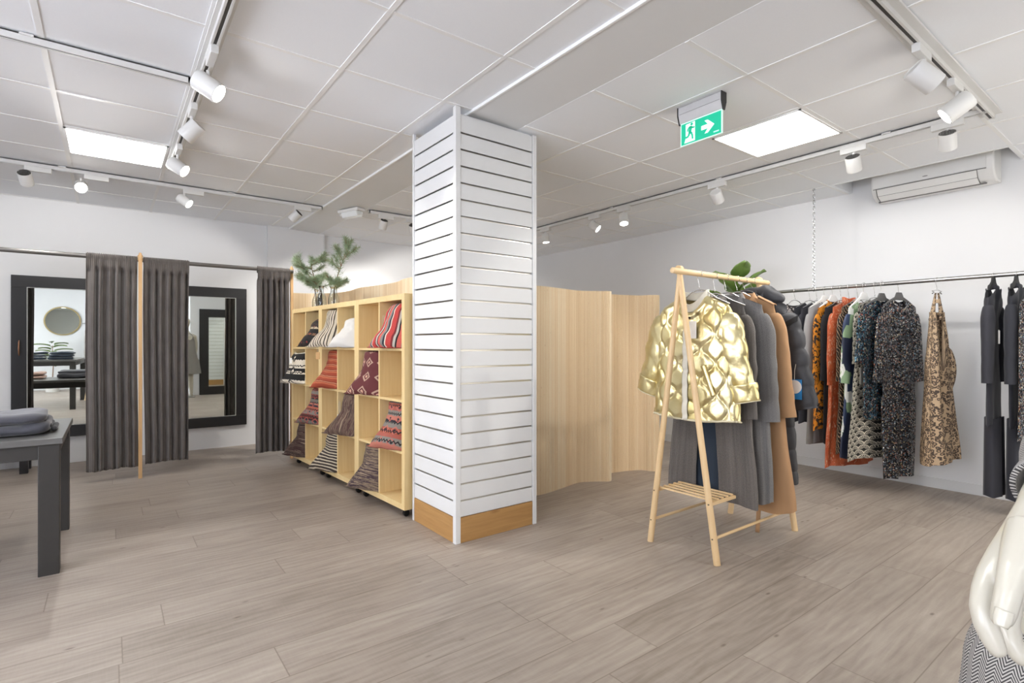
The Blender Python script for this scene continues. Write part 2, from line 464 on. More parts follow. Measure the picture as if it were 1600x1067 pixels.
# ------------------------------------------------------------------ the setting
TH = .6513
CH = 1.19
ZL, ZR = 2.605, 2.574           # ceiling heights left of the beam / right of it
XW = 5.435                      # right-hand wall
def MW(x): return 6.94 - .02*x      # mirror wall line y(x)

m = MB(); m.box(-3.3, XW+.1, -4.5, 7.4, -.1, 0); struct('floor', m, FLOORM, label='grey brown wood plank floor of the shop', cat='floor')
# walls
def wallbox(name, x0, y0, x1, y1, th, z1, label, z0=0):
    m = MB(); d = Vector((x1-x0, y1-y0, 0)); L = d.length; d.normalize()
    M = Matrix.Translation((x0,y0,0)) @ Matrix.Rotation(math.atan2(d.y, d.x), 4, 'Z')
    m.box(0, L, 0, th, z0, z1, M)
    return struct(name, m, WALLP, label=label, cat='wall')
wallbox('wall_mirror_side', -3.3, MW(-3.3), 1.5, MW(1.5), .12, 2.9, 'white wall carrying the two framed mirrors')
m = MB(); m.box(1.5, 2.17, 6.855, 7.1, 0, 2.9); struct('wall_pier', m, WALLP, label='shallow white wall pier under the ceiling beam', cat='wall')
m = MB(); m.box(2.17, XW+.1, 6.915, 7.1, 0, 2.9); struct('wall_back', m, WALLP, label='white back wall behind the wooden partitions', cat='wall')
m = MB(); m.box(XW, XW+.12, -.6, 7.1, 0, 3.05); struct('wall_right', m, WALLP, label='white wall behind the hanging clothes rail', cat='wall')
m = MB(); m.box(-3.42,-3.3,-4.5,7.4,0,.45); m.box(-3.42,-3.3,-4.5,7.4,2.35,2.9); m.box(-3.42,-3.3,-4.5,-3.0,.45,2.35); m.box(-3.42,-3.3,3.2,7.4,.45,2.35); struct('wall_left', m, WALLP, label='white side wall beyond the dark tables', cat='wall')
m = MB(); m.box(-3.3, 1.25, -4.42, -4.3, 0, 2.9); struct('wall_front', m, WALLP, label='white wall seen in the mirrors with a round mirror', cat='wall')
m = MB(); m.box(1.18, 1.30, -4.3, -.55, 0, 2.9); struct('wall_return', m, WALLP, label='white return wall seen in the right mirror', cat='wall')
m = MB(); m.box(1.30,2.7,-.67,-.55,0,2.9); m.box(5.2,XW,-.67,-.55,0,2.9); m.box(2.7,5.2,-.67,-.55,0,.5); m.box(2.7,5.2,-.67,-.55,2.0,2.9); struct('wall_near', m, WALLP, label='white wall behind the tall standing mirror', cat='wall')
# added glowing pane in the side wall, unseen fill that brightens the ceiling
m = MB(); m.box(-3.40,-3.385,-3.0,3.2,.45,2.35); wn = struct('window_1', m, emit('frosted_daylight_pane','#eef3ff',8.5), label='wide frosted shop window in the side wall', cat='window')
m = MB()
for y in (-3.0,-.97,1.09,3.14): m.box(-3.37,-3.31,y,y+.06,.45,2.35)
for z in (.45,2.29): m.box(-3.37,-3.31,-3.0,3.2,z,z+.06)
m.build('window_frame', WHITE, wn, bevel=.004)
m = MB(); m.box(2.7,5.2,-.66,-.645,.5,2.0); wn = struct('window_2', m, emit('frosted_pane_near','#fbf8f2',2.0), label='wide frosted shop window behind the camera on the right', cat='window')  # added glowing pane behind the camera, unseen fill light
m = MB()
for x in (2.7,3.51,4.33,5.14): m.box(x,x+.06,-.62,-.56,.5,2.0)
for z in (.5,1.94): m.box(2.7,5.2,-.62,-.56,z,z+.06)
m.build('window_frame', WHITE, wn, bevel=.004)
# skirting
m = MB(); m.box(XW-.012, XW, -.55, 6.9, .004, .085); m.box(XW-.018, XW, -.55, 6.9, 0, .004)
struct('baseboard_right', m, WHITE, label='low white skirting along the right wall', cat='baseboard', bevel=.003)
# ceilings
m = MB(); m.box(-3.3, 1.75, -4.4, 7.4, ZL, ZL+.04)
cl = struct('ceiling_left', m, CEILT, label='white tiled ceiling over the mirrors', cat='ceiling')
m = MB(); bw = .012
xs = [.949+.6*i for i in range(-7, 2)]; ys = [2.126+.6*j for j in range(-10, 9)]
for x in xs: m.box(x-bw, x+bw, -4.3, MW(x), ZL-.0035, ZL)
for y in ys: m.box(-3.3, 1.75, y-bw, y+bw, ZL-.003, ZL)
m.build('ceiling_bars', TBAR, cl)
m = MB(); m.prism([(1.75,ZL-.014),(2.1,ZR+.001),(2.1,ZR+.1),(1.75,ZR+.1)], -4.4, 7.1, 'y')
bm_ = struct('ceiling_beam', m, WHITE, label='plain white boxed ceiling beam running over the slatted pillar', cat='ceiling')
m = MB(); m.box(1.738, 1.752, -4.3, 6.86, ZL-.018, ZL); m.build('edge_trim', TBAR, bm_, bevel=.002)
RX0, RY0, RY1 = 5.02, .87, 2.035          # recess for the air conditioner
m = MB(); z0, z1 = ZR, ZR+.04
m.box(2.1, RX0, -.6, 7.1, z0, z1); m.box(RX0, XW, -.6, RY0, z0, z1); m.box(RX0, XW, RY1, 7.1, z0, z1)
m.box(RX0+.002, RX0+.012, RY0+.002, RY1-.002, z0-.001, 3.0); m.box(RX0+.012, XW-.001, RY0+.002, RY0+.012, z0-.001, 3.0); m.box(RX0+.012, XW-.001, RY1-.012, RY1-.002, z0-.001, 3.0); m.box(RX0-.01, XW, RY0, RY1, 3.0, 3.03)
cr = struct('ceiling_right', m, CEILT, label='white tiled ceiling over the clothes racks with a recess', cat='ceiling')
m = MB()
for k in range(1, 6):
    x = 2.0136+.6*k
    if x < RX0: m.box(x-bw, x+bw, -.55, 6.91, ZR-.0035, ZR)
    else: m.box(x-bw, x+bw, RY1, 6.91, ZR-.0035, ZR)
for j in range(-3, 10):
    y = 1.463+.6*j; x1 = RX0 if RY0 < y < RY1 else XW
    m.box(2.1, x1, y-bw, y+bw, ZR-.003, ZR)
m.build('ceiling_bars', TBAR, cr)

# ---- ceiling panels
def panel(x0, x1, y0, y1, z, label):
    t = thing('ceiling_light', label, 'ceiling light', ((x0+x1)/2, (y0+y1)/2, z), 0, 'square ceiling light panels')
    w, h = (x1-x0)/2, (y1-y0)/2
    m = MB(); f = .012
    m.box(-w,w,-h,-h+f,-.008,0); m.box(-w,w,h-f,h,-.008,0); m.box(-w,-w+f,-h,h,-.008,0); m.box(w-f,w,-h,h,-.008,0)
    m.build('frame', TBAR, t)
    m = MB(); m.box(-w+f,w-f,-h+f,h-f,-.005,-.001); m.build('diffuser', PANEL, t)
    return t
panel(-.24,.338,4.537,5.115,ZL-.002,'lit square ceiling panel above the fitting room mirrors')
panel(3.226,3.802,1.475,2.051,ZR-.002,'lit square ceiling panel beside the green exit sign')
for i, (x, y) in enumerate([(-2.051,4.826),(-.251+.3,1.826-.6),(-1.751,1.226),(.049,-1.774),(-1.751,-1.774)]):  # panels added out of view for general fill light
    panel(x-.288,x+.288,y-.288,y+.288,ZL-.002,['lit square ceiling panel over the far end of the dark table','lit square ceiling panel in front of the mirrors, nearest the camera','lit square ceiling panel near the white side wall','lit square ceiling panel beside the return wall, seen only in mirrors','lit square ceiling panel over the jeans table'][i])
panel(3.5-.288,3.5+.288,-.1-.288,-.1+.288,ZR-.002,'lit square ceiling panel in front of the tall standing mirror')  # another added panel out of view, fill for the right side

# ---- slatwall pillar
PX0, PX1, PY0, PY1 = 1.628, 2.248, 2.722, 3.29
pil = thing('pillar', 'square white slatted display pillar with a pine base board', 'pillar', (PX0, PY0, 0)); pil['kind'] = 'structure'
m = MB(); m.box(PX0+.03, PX1-.03, PY0+.03, PY1-.03, 0, ZR); m.build('core', WALLP, pil, world=True)
def slatface(a0, a1, side):
    m = MB(); al = MB()
    for k in range(24):
        z0 = .156 if k == 0 else .25+.1*(k-1)+.0055; z1 = .25+.1*k-.0055 if k < 23 else 2.556
        if side == 'L': m.box(PX0+.006, PX0+.016, a0, a1, z0, z1)
        else: m.box(a0, a1, PY0+.006, PY0+.016, z0, z1)
        if k < 23:
            zc = .25+.1*k
            if side == 'L':
                al.box(PX0+.020, PX0+.024, a0, a1, zc-.012, zc+.012); al.box(PX0+.008, PX0+.0225, a0, a1, zc-.0068, zc-.0056)
            else:
                al.box(a0, a1, PY0+.020, PY0+.024, zc-.012, zc+.012); al.box(a0, a1, PY0+.008, PY0+.0225, zc-.0068, zc-.0056)
    p = m.build('slat_panel', WHITE, pil, world=True, bevel=.0012, seg=1)
    al.build('groove_insert', ALU, p, world=True)
    p2 = MB()
    if side == 'L': p2.box(PX0+.004, PX0+.016, a0, a1, 0, .152); p2.build('base_board', PINEY, pil, world=True, bevel=.002)['label'] = 'pine base board on the left face'
    else: p2.box(a0, a1, PY0+.004, PY0+.016, 0, .152); p2.build('base_board', PINE, pil, world=True, bevel=.002)['label'] = 'pine base board on the right face'
slatface(PY0+.033, PY1-.02, 'L'); slatface(PX0+.033, PX1-.033, 'R')
for (x0,x1,y0,y1,zt) in ((PX0,PX0+.034,PY0,PY0+.034,ZL-.003),(PX1-.03,PX1,PY0,PY0+.03,ZR-.01),(PX0,PX0+.02,PY1-.02,PY1,ZL-.003)):
    m = MB(); m.box(x0,x1,y0,y1,0,zt); m.build('corner_trim', WHITE, pil, world=True, bevel=.002)
# rest of the far faces
m = MB(); m.box(PX0+.02, PX1-.005, PY1-.02, PY1-.008, 0, 2.55); m.box(PX1-.016, PX1-.006, PY0+.03, PY1-.01, 0, 2.55); m.build('rear_cladding', WHITE, pil, world=True)

# ---- wavy bamboo partitions
def catmull(P, n=14):
    out = []
    P = [Vector((*p, 0)) for p in P]
    for i in range(len(P)-1):
        p0 = P[max(i-1,0)]; p1 = P[i]; p2 = P[i+1]; p3 = P[min(i+2,len(P)-1)]
        for k in range(n):
            t = k/n
            out.append(.5*((2*p1)+(p2-p0)*t+(2*p0-5*p1+4*p2-p3)*t*t+(3*p1-p0-3*p2+p3)*t**3))
    out.append(P[-1]); return out
def partition(pts, h, label, group='wavy bamboo partitions', taper=0):
    c = catmull(pts)
    # resample into slats of 12.5 mm
    d = [0]
    for a, b in zip(c, c[1:]): d.append(d[-1]+(b-a).length)
    n = int(d[-1]/.0125); q = []
    j = 0
    for i in range(n+1):
        s = i*.0125
        while j < len(c)-2 and d[j+1] < s: j += 1
        t = (s-d[j])/max(1e-9, d[j+1]-d[j]); q.append(c[j].lerp(c[j+1], t))
    t = thing('room_divider', label, 'room divider', (q[0].x, q[0].y, 0), 0, None)
    m = MB()
    for i in range(n):
        a, b = q[i], q[i+1]; e = (b-a).normalized(); nn = Vector((-e.y, e.x, 0))
        g = .0011; a2 = a+e*g; b2 = b-e*g; th = .006
        prof = [a2+nn*th, a2-nn*(th-.002), a2.lerp(b2,.25)-nn*th, a2.lerp(b2,.75)-nn*th, b2-nn*(th-.002), b2+nn*th]
        u0 = i*.0125
        vs = [v for v in prof]+[v+Vector((0,0,h)) for v in prof]
        fs = []; uv = []; us = [u0+.001,u0+.0015,u0+.004,u0+.009,u0+.011,u0+.0115]
        for k in range(6):
            l = (k+1) % 6; fs.append((k,l,6+l,6+k)); uv.append([(us[k],0),(us[l],0),(us[l],h),(us[k],h)])
        fs.append((6,7,8,9,10,11)); uv.append([(us[k], h) for k in range(6)])
        m.add(vs, fs, uv)
    m.build('slats', BAMBOO, t, world=True)
    m = MB(); q2 = [p+Vector((0,0,0)) for p in q]
    for i in range(0, n):                      # cloth backing that keeps the slats together
        a, b = q2[i], q2[i+1]; m.add([a+Vector((0,0,.01)), b+Vector((0,0,.01)), b+Vector((0,0,h-.01)), a+Vector((0,0,h-.01))], [(0,1,2,3)])
    m.build('backing', plain('divider_backing', '#d2b48a', .9), t, world=True)
    return t
partition([(2.29,3.40),(2.45,3.29),(2.70,3.226),(2.94,3.26),(3.19,3.308),(3.33,3.25),(3.43,3.18),(3.49,3.21),(3.53,3.31),(3.60,3.365),(3.70,3.37),(3.83,3.345),(3.96,3.30),(4.0,3.25),(4.02,3.19),(4.06,3.165),(4.12,3.18),(4.2,3.3),(4.27,3.42)], 1.645, 'wavy bamboo slat room divider to the right of the slatted pillar')
partition([(2.0,3.42),(2.04,3.6),(2.0,3.85),(1.97,4.1),(2.02,4.4),(1.99,4.75),(1.94,5.05),(1.97,5.4),(1.93,5.7),(1.80,5.9),(1.62,5.97),(1.53,5.98)], 1.735, 'tall bamboo slat room divider behind the cushion shelves')
# ------------------------------------------------------------------ track lights
def track(x0, y0, x1, y1, z, label, wide=.0, slot=True):
    L = math.hypot(x1-x0, y1-y0); a = math.atan2(y1-y0, x1-x0)
    t = thing('lighting_track', label, 'lighting track', (x0, y0, z), a)
    m = MB(); w = .018
    m.box(0, L, -w, -.007, -.034, 0); m.box(0, L, .007, w, -.034, 0); m.box(0, L, -w, w, -.008, 0); m.box(0,.012,-w,w,-.034,0); m.box(L-.012,L,-w,w,-.034,0)
    if wide: m.box(0, L, -wide, wide, -.012, 0)
    m.build('rail', WMETAL, t, bevel=.0015)
    m = MB(); m.box(.01, L-.01, -.0068, .0068, -.03, -.009); m.build('slot', DSLOT, t)
    for s in [q*1.2+.5 for q in range(int(max(L-.6, .1)/1.2)+1)]:
        m = MB(); m.box(s-.025, s+.025, -w-.012, w+.012, -.010, 0); m.build('ceiling_clip', WMETAL, t, bevel=.002)
    return t
track(.385,-3.5,.385,5.02,ZL-.006,'white ceiling track running towards the mirrors, with three spotlights in a row', .036)
track(-3.2,3.295,.34,3.295,ZL-.006,'empty white ceiling track joining the long track at a right angle')
track(-3.2,5.57,1.74,5.57,ZL-.006,'white ceiling track crossing in front of the mirrors with four spotlights')
track(2.12,5.28,3.3,5.28,ZR-.006,'short white ceiling track deep behind the slatted pillar')
track(4.05,.80,4.05,5.6,ZR-.006,'white ceiling track running along above the coat rack with six spotlights')
track(1.9+.21,.812,4.2,.812,ZR-.006,'wide white ceiling track nearest the camera on the right', .05)

LAMPS = []
def spot(x, y, zc, dirv, label, along='x', lit=True, power=30, hang=.085, r=.042, ln=.135, grille=False, angle=60, adlen=.16, adoff=0.0, soft=True):
    """track head: adapter box in the track, stem, tilted cylinder body with a lens or a finned back"""
    ln *= .80; t = thing('track_spotlight', label, 'spotlight', (x, y, zc), 0, 'white track spotlights')
    a = adlen/2; m = MB()
    o = adoff
    if along == 'x': m.box(o-a, o+a, -.017, .017, -.042, .0)
    else: m.box(-.017, .017, o-a, o+a, -.042, .0)
    m.build('adapter', WMETAL, t, bevel=.003)
    d = Vector(dirv).normalized()
    c = Vector((0,0,-.042-hang))
    m = MB(); m.cyl((0,0,-.04), (0,0,-.042-hang*.55), .009, n=12); m.cyl((0,0,-.042-hang*.4),(0,0,-.042-hang*.72),.014, n=12); m.build('stem', WMETAL, t, smooth=40)
    q = d.to_track_quat('Z', 'Y').to_matrix().to_4x4()
    M = Matrix.Translation(c) @ q
    prof = [(0,-ln/2+.004),(r*.9,-ln/2+.004),(r*.94,-ln/2),(r,-ln/2+.006),(r,ln/2-.003),(r*.985,ln/2),(r*.9,ln/2),(r*.88,ln/2-.012),(0,ln/2-.012)]
    m = MB(); m.lathe(prof, n=28, caps=False, M=M); b = m.build('lamp_body', WMETAL, t, smooth=35)
    if grille:
        m = MB()
        for k in range(-5, 6):
            h = math.sqrt(max(0, (r*.88)**2-(k*.0075)**2))
            m.box(k*.0075-.0018, k*.0075+.0018, -h, h, -ln/2-.0012, -ln/2+.005, M)
        m.build('grille', DSLOT, b)
    m = MB(); m.lathe([(0,ln/2-.010),(r*.86,ln/2-.010),(r*.86,ln/2-.0075),(0,ln/2-.0075)], n=24, caps=False, M=M)
    m.build('lens', (LENS if lit else LENSX), b)
    if power:
        L = bpy.data.lights.new('track_spot_beam', 'SPOT'); L.energy = power; L.spot_size = math.radians(angle); L.spot_blend = .35; L.shadow_soft_size = .03; L.color = (1,.975,.94)
        o = bpy.data.objects.new('track_spot_beam', L); COL.objects.link(o); o.parent = t
        o.location = c+d*(ln/2+.012); o.rotation_euler = d.to_track_quat('-Z','Y').to_euler()
    return t
TZ = ZL-.04+.006; TZR = ZR-.04+.006
RT = Vector((math.cos(TH), -math.sin(TH), 0)); FW = Vector((math.sin(TH), math.cos(TH), 0))
# long track towards the mirrors
spot(.385,3.00,TZ, RT*.78+Vector((0,0,-.52))+FW*.12,'lit spotlight nearest the camera on the long track, tipped to the right','y',True,40,.075,.05,.15,adoff=-.13)
spot(.385,3.66,TZ, RT*-.6+Vector((0,0,-.58))+FW*-.05,'lit spotlight in the middle of the long track, tipped to the left','y',True,38,.085,.047,.14,adoff=-.05)
spot(.385,4.46,TZ, RT*.78+Vector((0,0,-.5))+FW*.08,'lit spotlight at the far end of the long track beside the square light panel','y',True,36,.085,.047,.14,adoff=-.06)
# cross track
spot(-.515,5.57,TZ,(.12,.75,-.62),'spotlight at the far left of the cross track, its finned back to the camera','x',False,22,.06,.044,.13,True,adoff=.07,angle=115)
spot(-.185,5.57,TZ,(.06,-.88,-.42),'glaring spotlight on the cross track shining straight at the camera','x',True,80,.065,.044,.12,adoff=.1,angle=75)
spot(.53,5.57,TZ,(.66,-.42,-.55),'lit spotlight on the cross track above the middle curtains, turned right','x',True,38,.065,.042,.13,adoff=.07,angle=70)
spot(1.475,5.57,TZ,(-.55,.5,-.62),'dark backed spotlight at the right end of the cross track','x',False,18,.065,.044,.13,True,adoff=.07,angle=110)
# behind the pillar
spot(2.28,5.28,TZR,(.02,.55,-.8),'spotlight behind the pillar on the short track, pointing down at the back wall','x',False,80,.06,.042,.12,True,adoff=.03,angle=110)
spot(2.62,5.28,TZR,(.4,.55,-.7),'half hidden spotlight just left of the slatted pillar on the short track','x',False,80,.06,.042,.12,True,angle=110)
# long right track
spot(4.05,4.74,TZR,(.05,-.1,-1),'lit spotlight pointing straight down beside the pillar edge on the right track','y',True,34,.075,.042,.13)
spot(4.05,3.95,TZR,(.35,-.62,-.6),'lit spotlight on the right track turned to the camera, second from the pillar','y',True,34,.075,.044,.13)
spot(4.05,3.55,TZR,(-.2,-.25,-.9),'lit spotlight on the right track, third from the pillar, tipped slightly left','y',True,36,.075,.044,.13)
spot(4.05,2.53,TZR,(.72,.12,-.6),'white spotlight on the right track turned away to the wall, above the coat rack','y',False,13,.075,.046,.13,angle=115)
spot(4.05,1.50,TZR,(.62,.10,-.78),'white spotlight with a finned back in front of the air conditioner','y',False,13,.075,.046,.13,True,angle=115)
spot(4.05,.985,TZR,(.62,.12,-.78),'white spotlight with a finned back at the near end of the right track','y',False,13,.075,.046,.13,True,angle=115)
# near track
spot(2.98,.812,TZR,RT*.72+Vector((0,0,-.55))+FW*-.05,'large unlit looking spotlight hanging from the near track, its side to the camera','x',False,40,.08,.05,.16,adoff=-.03,angle=70)
spot(3.50,.812,TZR,(-.62,1.75,-1.35),'large lit spotlight hanging from the near track, tipped left','x',True,70,.08,.05,.16,adoff=-.03,angle=62)

# ------------------------------------------------------------------ exit sign
t = thing('exit_sign', 'green lit running man exit sign with an arrow hanging from the ceiling', 'exit sign', (2.68, 1.775, ZR-.002))
m = MB(); h = .138
m.prism([(-.022,0),(.022,0),(.022,-.045),(.008,-.09),(-.008,-.09),(-.022,-.045)], -h, h, 'y'); m.build('housing', plain('sign_housing', '#c9c7c8', .35, .2), t, bevel=.002)
m = MB(); m.box(-.0235,.0235,-.13,.13,-.043,-.041); m.build('seam', plain('seam_grey', '#8c8a8a', .5), t)
for s in (-1, 1):
    m = MB(); m.prism([(-.026,.002),(.026,.002),(.026,-.05),(.010,-.098),(-.010,-.098),(-.026,-.05)], s*h, s*(h+.005), 'y'); m.build('end_cap', BLACK, t, bevel=.001)
m = MB(); m.box(-.004,.004,-.134,.134,-.224,-.09); p = m.build('sign_panel', emit('sign_edge', '#c8e6da', .5), t)
GRN = emit('sign_green', '#10b48c', .45); WHT = emit('sign_white', '#e6f7f0', .6)
m = MB(); m.box(-.0046,-.004,-.128,.128,-.219,-.097); p2 = m.build('green_field', GRN, p)
def sx(a, b): return (.128-a*.256, -.219+b*.122)     # 0..1 over the field, a rightwards for the viewer (towards -y)
m = MB()
def flat(poly, x0=-.0052): m.prism([sx(*q) for q in poly], x0, x0-.0004, 'x')
flat([(.52,.60),(.68,.60),(.60,.80),(.68,.80),(.84,.5),(.68,.20),(.60,.20),(.68,.40),(.52,.40)])
flat([(.12,.93),(.36,.96),(.36,.06),(.08,.06),(.12,.30)])
m.build('arrow_and_doorway', WHT, p)
m = MB(); x0 = -.0058
def pol(c, r, n=12): flat([(c[0]+r*.5*math.cos(2*PI*k/n), c[1]+r*math.sin(2*PI*k/n)) for k in range(n)], x0)
def limb(a, b, w):
    dx, dy = (b[0]-a[0])*2.1, b[1]-a[1]; l = math.hypot(dx, dy); px, py = -dy/l*w/2.1, dx/l*w
    flat([(a[0]+px,a[1]+py),(b[0]+px,b[1]+py),(b[0]-px,b[1]-py),(a[0]-px,a[1]-py)], x0)
pol((.275,.87),.07)
limb((.255,.78),(.225,.52),0.0853); limb((.25,.76),(.315,.68),0.0403); limb((.315,.68),(.35,.70),0.0372); limb((.25,.77),(.185,.72),0.0403); limb((.185,.72),(.165,.58),0.0372)
limb((.23,.54),(.285,.40),0.0527); limb((.285,.40),(.30,.16),0.0465); limb((.22,.54),(.195,.34),0.0527); limb((.195,.34),(.12,.30),0.0465)
m.build('running_man', GRN, p)
m = MB(); flat([(.82,.10),(.95,.10),(.95,.16),(.82,.16)]); m.build('maker_mark', emit('sign_pale', '#9fe3cd', .8), p)

# emergency light by the beam
t = thing('ceiling_mounted_emergency_light', 'small clear emergency light fixture on the ceiling beam', 'emergency light', (1.98,5.40,ZR-.001), .35)
m = MB(); m.box(-.05,.05,-.15,.15,-.03,0); m.build('base', WPLAS, t, bevel=.006)
m = MB(); m.prism([(-.05,-.03),(.05,-.03),(.035,-.085),(-.035,-.085)], -.13,.10,'y'); m.build('diffuser', plain('ribbed_clear_plastic', '#e9eceb', .15), t, bevel=.008)
m = MB(); m.cyl((0,.15,-.03),(0,.15,-.055),.02); m.build('sensor', WPLAS, t, bevel=.003)

# ------------------------------------------------------------------ air conditioner
t = thing('wall_mounted_air_conditioner', 'white wall mounted air conditioner in the ceiling recess', 'air conditioner', (XW-.001, 1.39, 2.42))
y0, y1 = -.40, .405
m = MB()
prof = [(0,0),(-.12,-.002),(-.19,.03),(-.225,.085),(-.228,.27),(-.20,.29),(0,.295)]
m.prism([(a,b) for a,b in prof], y0, y1, 'y'); m.build('casing', WPLAS, t, bevel=.012, seg=3, smooth=40)
m = MB(); m.prism([(-.229,.088),(-.233,.09),(-.233,.268),(-.229,.268)], y0+.045, y1-.02, 'y'); m.build('front_panel', WPLAS, t, bevel=.003)
m = MB(); m.prism([(-.130,-.001),(-.198,.030),(-.229,.080),(-.236,.080),(-.206,.026),(-.136,-.008)], y0+.10, y1-.045, 'y'); f = m.build('air_flap', WPLAS, t, bevel=.003)
m = MB()
m.prism([(-.203,.030),(-.209,.028),(-.2085,.0255),(-.202,.027)], y0+.10, y1-.045, 'y')
m.box(-.237,-.229,y0+.045,y1-.02,.0815,.085); m.prism([(-.122,-.004),(-.126,-.012),(-.140,-.012),(-.140,-.004)], y0+.06, y1-.03,'y')
for y in (y0+.098, y1-.044): m.prism([(-.130,0),(-.200,.028),(-.231,.083),(-.238,.083),(-.206,.024),(-.132,-.008)], y, y+.003, 'y')
m.build('shadow_gap', plain('gap_grey', '#6e6b68', .6), t)  # grey strips: shade of the casing gaps put in as colour
m = MB(); m.lathe([(0,0),(.011,0),(.011,.0012),(0,.0012)], (-.233,.02,.115), 18, False, Matrix.Rotation(-PI/2,4,'Y') @ Matrix.Diagonal((.45,1.7,1,1)))
m.build('maker_mark', plain('badge_grey', '#9b9895', .4), t)

# ------------------------------------------------------------------ mirrors on the wall
def framed_mirror(x0, x1, z0, z1, label, fw=.118, handle=False, name='framed_mirror', group='framed wall mirrors'):
    a = math.atan2(-.02, 1)
    t = thing(name, label, 'mirror', (x0, MW(x0)-.002, z0), a, group)
    w = (x1-x0)/math.cos(a); h = z1-z0; d = .034
    m = MB(); m.box(0,w,-d,0,0,fw); m.box(0,w,-d,0,h-fw,h); m.box(0,fw,-d,0,fw,h-fw); m.box(w-fw,w,-d,0,fw,h-fw)
    m.build('frame', MFRAME, t, bevel=.002)
    m = MB(); e = .004
    for (a0,a1,b0,b1) in ((fw-e,w-fw+e,fw-e,fw),(fw-e,w-fw+e,h-fw,h-fw+e),(fw-e,fw,fw,h-fw),(w-fw,w-fw+e,fw,h-fw)): m.box(a0,a1,-d-.0012,-.02,b0,b1)
    m.build('inner_edge', plain('pale_bevel', '#cfcfca', .3), t)
    m = MB(); m.box(fw-.001, w-fw+.001, -.022, -.016, fw-.001, h-fw+.001); m.build('mirror_glass', MIRROR, t)
    if handle:
        m = MB(); z = 1.15-z0; xx = .058
        m.tube([(xx,-d-.001,z-.072),(xx,-d-.018,z-.055),(xx,-d-.026,z),(xx,-d-.018,z+.055),(xx,-d-.001,z+.072)], [.004,.0055,.0065,.0055,.004], 10)
        m.build('pull_handle', COPPER, t, smooth=60)['label'] = 'copper pull handle'
    return t
framed_mirror(-.744, .042, .267, 1.846, 'black framed mirror with a copper pull handle, behind the dark table', .116, True)
framed_mirror(.492, 1.278, .246, 1.831, 'black framed mirror between the middle curtain pair and the right curtain', .116)
# tall mirror seen only as a reflection
t = thing('framed_mirror', 'tall black framed mirror standing by the return wall, seen inside the right mirror', 'mirror', (1.36,-.552,.0), 0, 'framed wall mirrors')
w, h, fw = 1.05, 2.0, .19
m = MB(); m.box(0,w,0,.03,0,fw); m.box(0,w,0,.03,h-fw,h); m.box(0,fw,0,.03,fw,h-fw); m.box(w-fw,w,0,.03,fw,h-fw); m.build('frame', MFRAME, t, bevel=.002)
m = MB(); m.box(fw,w-fw,.01,.018,fw,h-fw); m.build('mirror_glass', MIRROR, t)

# ------------------------------------------------------------------ curtains, posts, rod
RY = 5.80
t = thing('curtain_rod', 'grey metal curtain rod crossing in front of the mirrors', 'curtain rod', (.4, RY, 1.935))
m = MB(); m.cyl((-1.6,RY,1.932),(1.515,RY,1.938),.0185,n=18); m.build('rod', RODM, t, world=True, smooth=60)
def post(x, y, label, h=1.995, foot=True):
    t = thing('wooden_post', label, 'post', (x,y,0), 0, 'larch posts carrying the curtain rod')
    m = MB(); m.box(-.014,.014,-.014,.014,0,h-.07); m.build('shaft', POSTW, t, bevel=.003)
    m = MB(); m.lathe([(.014,h-.075),(.02,h-.06),(.017,h-.045),(.021,h-.028),(.012,h-.018),(.011,h-.006),(.006,h)], n=14); m.build('finial', POSTW, t, smooth=60)
post(.216, RY-.035, 'slim wooden post between the two middle curtains')
post(1.505, RY+.02, 'slim wooden post at the right curtain beside the shelves')
def curtain(x0, x1, label, seed, z0=.105, flare=0.0, folds=7, ztop=1.956):
    rnd = random.Random(seed); ph = [rnd.uniform(0, 6.28) for _ in range(4)]
    t = thing('curtain', label, 'curtain', ((x0+x1)/2, RY, z0), 0, 'charcoal fitting room curtains')
    W = x1-x0; H = ztop-z0; NU, NV = 190, 70
    def fold(u, v):
        uu = u + .018*math.sin(3.1*u*6.28+ph[0])
        a = math.sin(2*PI*folds*uu+ph[1]); b = math.sin(2*PI*folds*2.2*uu+ph[2]); c_ = math.sin(2*PI*3*uu+ph[3])
        k = sm(1.0, .90, v)                                   # folds develop below the gathered header
        top = .006*math.sin(2*PI*26*u+ph[2])
        a = math.copysign(abs(a)**.75, a)*(.62+.75*abs(nz(u*5+ph[1]*3, 1.5)))
        return top*(1-k*.7) + k*(.030*a + .004*b*v + .010*c_)
    def fn(u, v):
        low = 1-v
        x = x0 + W*u + (low**1.3)*flare*(u-.5)*W + .004*math.sin(5*v+ph[0])
        hemw = .010*math.sin(2*PI*folds*u+ph[1]) + .008*math.sin(6*u+ph[3])
        z = z0 + v*H + low*hemw*.6
        y = RY - .002 - fold(u, v) - .01*sm(.95,1,v)*0
        if v > .93:                                             # sleeve header wraps round the rod
            y = RY + (y-RY)*.45 - .022
        return Vector((x, y, z))
    m = MB(); m.surf(fn, NU, NV, uvfn=lambda u, v: (u*W*2.2, v*H))
    m.build('panel', VELVET, t, world=True, smooth=180, solid=.004)
    m = MB()
    def hd(u, v):
        a = 2*PI*v; wob = .003*math.sin(2*PI*27*u+ph[2])+.0015*math.sin(2*PI*61*u)
        zc = 1.935+.002*math.sin(2*PI*23*u+ph[1])
        return Vector((x0+W*u, RY+(.028+wob)*math.cos(a), zc-.012+(.034+wob)*math.sin(a)+.008))
    m.surf(hd, 160, 14, uvfn=lambda u, v: (u*W*2.2, v*.12)); m.build('gathered_header', VELVET, t, world=True, smooth=180)
    return t
curtain(-.158,.195,'left of the middle pair of charcoal curtains, beside the handled mirror',3,.10,.02,6)
curtain(.240,.588,'right of the middle pair of charcoal curtains, beside the slim wooden post',8,.118,-.06,6)
